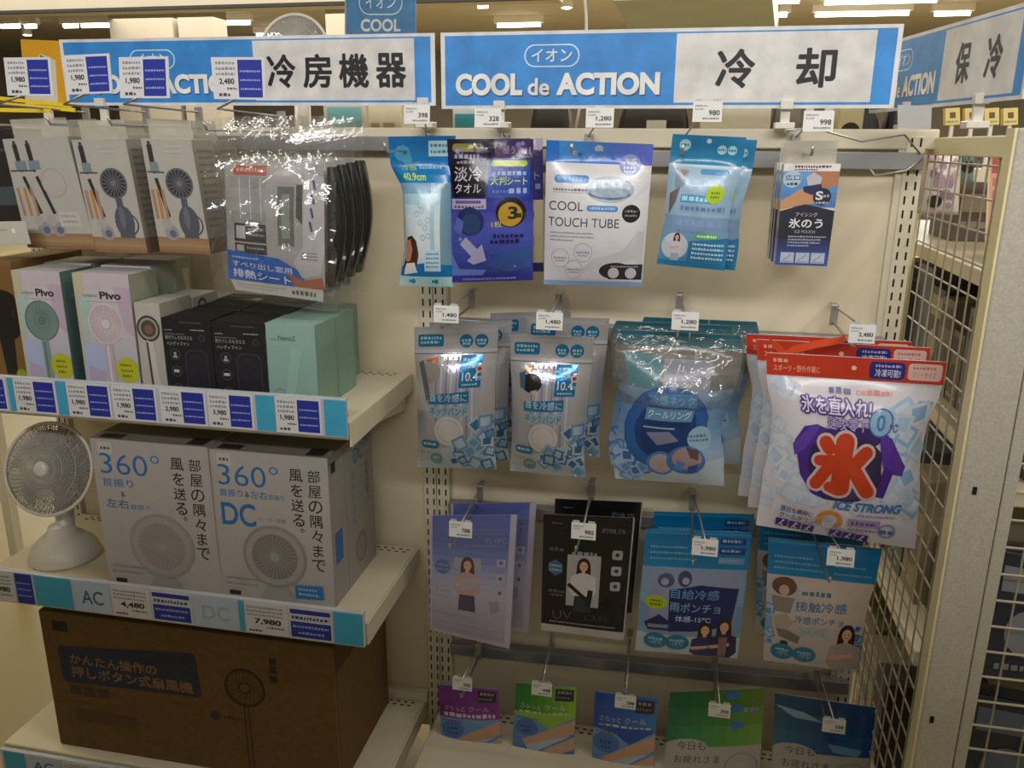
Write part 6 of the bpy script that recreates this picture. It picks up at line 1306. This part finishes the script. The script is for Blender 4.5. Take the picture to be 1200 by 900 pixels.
# ---- middle shelf: two tall white boxes
ZM = 0.565
def whitebox(dc):
    def d(ik):
        ik.rect(0, 0, 1, 1, '#b9b4b2')
        ik.rect(0.06, 0.02, 0.18, 0.10, '#c9c6c2'); ik.dash(0.08, 0.05, 0.16, 0.02, '#5a5a5c')
        ik.text('360°', 0.06, 0.085, 0.145, '#2a74b8', w=0.52, bold=-0.005)
        if not dc: ik.text('首振り', 0.06, 0.26, 0.055, '#2f74b4', w=0.27, bold=0.015); ik.text('&', 0.21, 0.345, 0.035, '#3a3a3c'); ik.text('左右', 0.07, 0.40, 0.06, '#2f74b4', w=0.20, bold=0.02); ik.text('首振り', 0.28, 0.425, 0.035, '#2f74b4', w=0.18)
        else:
            ik.text('首振り', 0.06, 0.255, 0.05, '#2f74b4', w=0.20, bold=0.012); ik.text('&', 0.28, 0.265, 0.035, '#3a3a3c'); ik.text('左右', 0.33, 0.255, 0.05, '#2f74b4', w=0.14, bold=0.012); ik.text('首振り', 0.48, 0.268, 0.035, '#2f74b4', w=0.14)
            ik.text('DC', 0.06, 0.345, 0.155, '#2a74b8', w=0.30, bold=0.02); ik.text('モーター搭載', 0.38, 0.425, 0.03, '#6f86a4', w=0.24)
        ik.vtext('部屋の隅々まで', 0.88, 0.085, 0.088, '#33312f', bold=0.006); ik.vtext('風を送る。', 0.73, 0.085, 0.088, '#33312f', bold=0.006)
        u, v, r = (0.52, 0.70, 0.225) if not dc else (0.50, 0.69, 0.215)
        ik.ell(u, v, r, '#a29d9c' if not dc else '#97928f', n=36); ik.ell(u, v, r * 0.9, '#aaa5a4' if not dc else '#a8a3a0', n=36); ik.ell(u, v, r * 0.72, '#9c9796' if not dc else '#85807e', n=36)
        for k in range(30):
            a = 2 * PI * k / 30; ik.line(u + r * 0.12 / ik.ar * math.cos(a), v + r * 0.12 * math.sin(a), u + r * 0.7 / ik.ar * math.cos(a + 0.5), v + r * 0.7 * math.sin(a + 0.5), 0.004, '#aaa5a3' if not dc else '#a5a09c')
        ik.ell(u, v, r * 0.13, '#aaa6a4'); ik.poly([(u - 0.10, v + r * 0.98), (u + 0.10, v + r * 0.98), (u + 0.16, 1), (u - 0.16, 1)], '#a6a19f')
        ik.dash(0.05, 0.86, 0.36, 0.010, '#8f8b8a'); ik.dash(0.05, 0.90, 0.33, 0.010, '#8f8b8a'); ik.rect(0.07, 0.955, 0.17, 0.985, '#1f1f22')
        if dc: ik.poly([(0.66, 0.87), (0.90, 0.86), (0.91, 0.955), (0.66, 0.965)], '#2f7cbc'); ik.dash(0.69, 0.885, 0.85, 0.016, '#9fc4e0'); ik.dash(0.69, 0.92, 0.87, 0.016, '#9fc4e0')
    return d
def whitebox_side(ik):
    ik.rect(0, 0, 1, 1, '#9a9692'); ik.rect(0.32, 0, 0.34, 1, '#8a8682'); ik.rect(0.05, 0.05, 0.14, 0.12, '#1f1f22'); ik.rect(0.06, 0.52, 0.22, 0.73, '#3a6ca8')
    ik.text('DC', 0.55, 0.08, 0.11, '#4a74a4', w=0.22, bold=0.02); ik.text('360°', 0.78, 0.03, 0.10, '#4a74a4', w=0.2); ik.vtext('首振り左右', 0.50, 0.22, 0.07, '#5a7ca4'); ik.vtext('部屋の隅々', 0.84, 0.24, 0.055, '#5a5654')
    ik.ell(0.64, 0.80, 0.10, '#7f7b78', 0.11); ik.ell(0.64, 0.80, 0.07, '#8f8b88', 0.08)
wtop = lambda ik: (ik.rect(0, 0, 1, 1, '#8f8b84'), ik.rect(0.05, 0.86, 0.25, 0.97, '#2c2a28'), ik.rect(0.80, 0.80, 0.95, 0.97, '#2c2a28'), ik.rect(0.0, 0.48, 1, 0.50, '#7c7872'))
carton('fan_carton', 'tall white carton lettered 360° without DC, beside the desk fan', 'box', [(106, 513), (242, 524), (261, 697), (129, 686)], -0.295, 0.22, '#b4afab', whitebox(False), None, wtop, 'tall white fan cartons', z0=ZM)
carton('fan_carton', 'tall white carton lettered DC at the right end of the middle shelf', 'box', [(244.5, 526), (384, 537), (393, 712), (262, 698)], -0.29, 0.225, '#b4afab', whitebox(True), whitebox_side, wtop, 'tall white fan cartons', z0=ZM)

# ---- bottom shelf: big brown carton
def kraft(ik):
    ik.rect(0.045, 0.06, 0.10, 0.13, '#2a2420')
    ik.poly([(0.06, 0.24), (0.525, 0.165), (0.54, 0.18), (0.55, 0.46), (0.535, 0.475), (0.07, 0.50), (0.055, 0.48), (0.05, 0.26)], '#2c3446')
    ik.text('かんたん操作の', 0.09, 0.285, 0.075, '#8a6c48', w=0.31, bold=0.03, skew=-0.0); ik.text('押しボタン式扇風機', 0.09, 0.375, 0.08, '#8a6c48', w=0.43, bold=0.03)
    for k in range(3): ik.rect(0.075 + 0.05 * k, 0.52, 0.115 + 0.05 * k, 0.585, '#4a3c30')
    ik.dash(0.07, 0.64, 0.36, 0.010, '#6f5438'); ik.rect(0.08, 0.70, 0.30, 0.78, '#5a4430')
    ik.ring(0.70, 0.36, 0.135, 0.010, '#33281e', 30); ik.ring(0.70, 0.36, 0.12, 0.005, '#33281e', 30); ik.ring(0.70, 0.36, 0.04, 0.008, '#33281e', 16)
    for k in range(20): a = 2 * PI * k / 20; ik.line(0.70 + 0.045 / ik.ar * math.cos(a), 0.36 + 0.045 * math.sin(a), 0.70 + 0.118 / ik.ar * math.cos(a + 0.4), 0.36 + 0.118 * math.sin(a + 0.4), 0.004, '#4a3828')
    for u in (0.692, 0.708): ik.line(u, 0.495, u, 0.98, 0.005, '#33281e')
    ik.ell(0.59, 0.59, 0.032, '#2c3446'); ik.dash(0.62, 0.58, 0.68, 0.02, '#4a3c30'); ik.vtext('扇風機', 0.80, 0.12, 0.055, '#3a2c20', bold=0.02)
def kraft_side(ik): ik.line(0.33, 0, 0.33, 1, 0.006, '#5f482e'); ik.line(0.02, 0, 0.02, 1, 0.006, '#5f482e'); ik.rect(0.45, 0.03, 0.75, 0.12, '#3a2e22')
carton('brown_carton', 'big brown carton with a line drawn fan on the bottom shelf', 'box', [(44, 722), (392, 752), (398, 905), (75, 888)], -0.325, 0.29, '#6a4f2b', kraft, kraft_side, lambda ik: ik.line(0, 0.5, 1, 0.5, 0.02, '#a8865c'), None, z0=0.160, m='kraft', bevel=0.003)
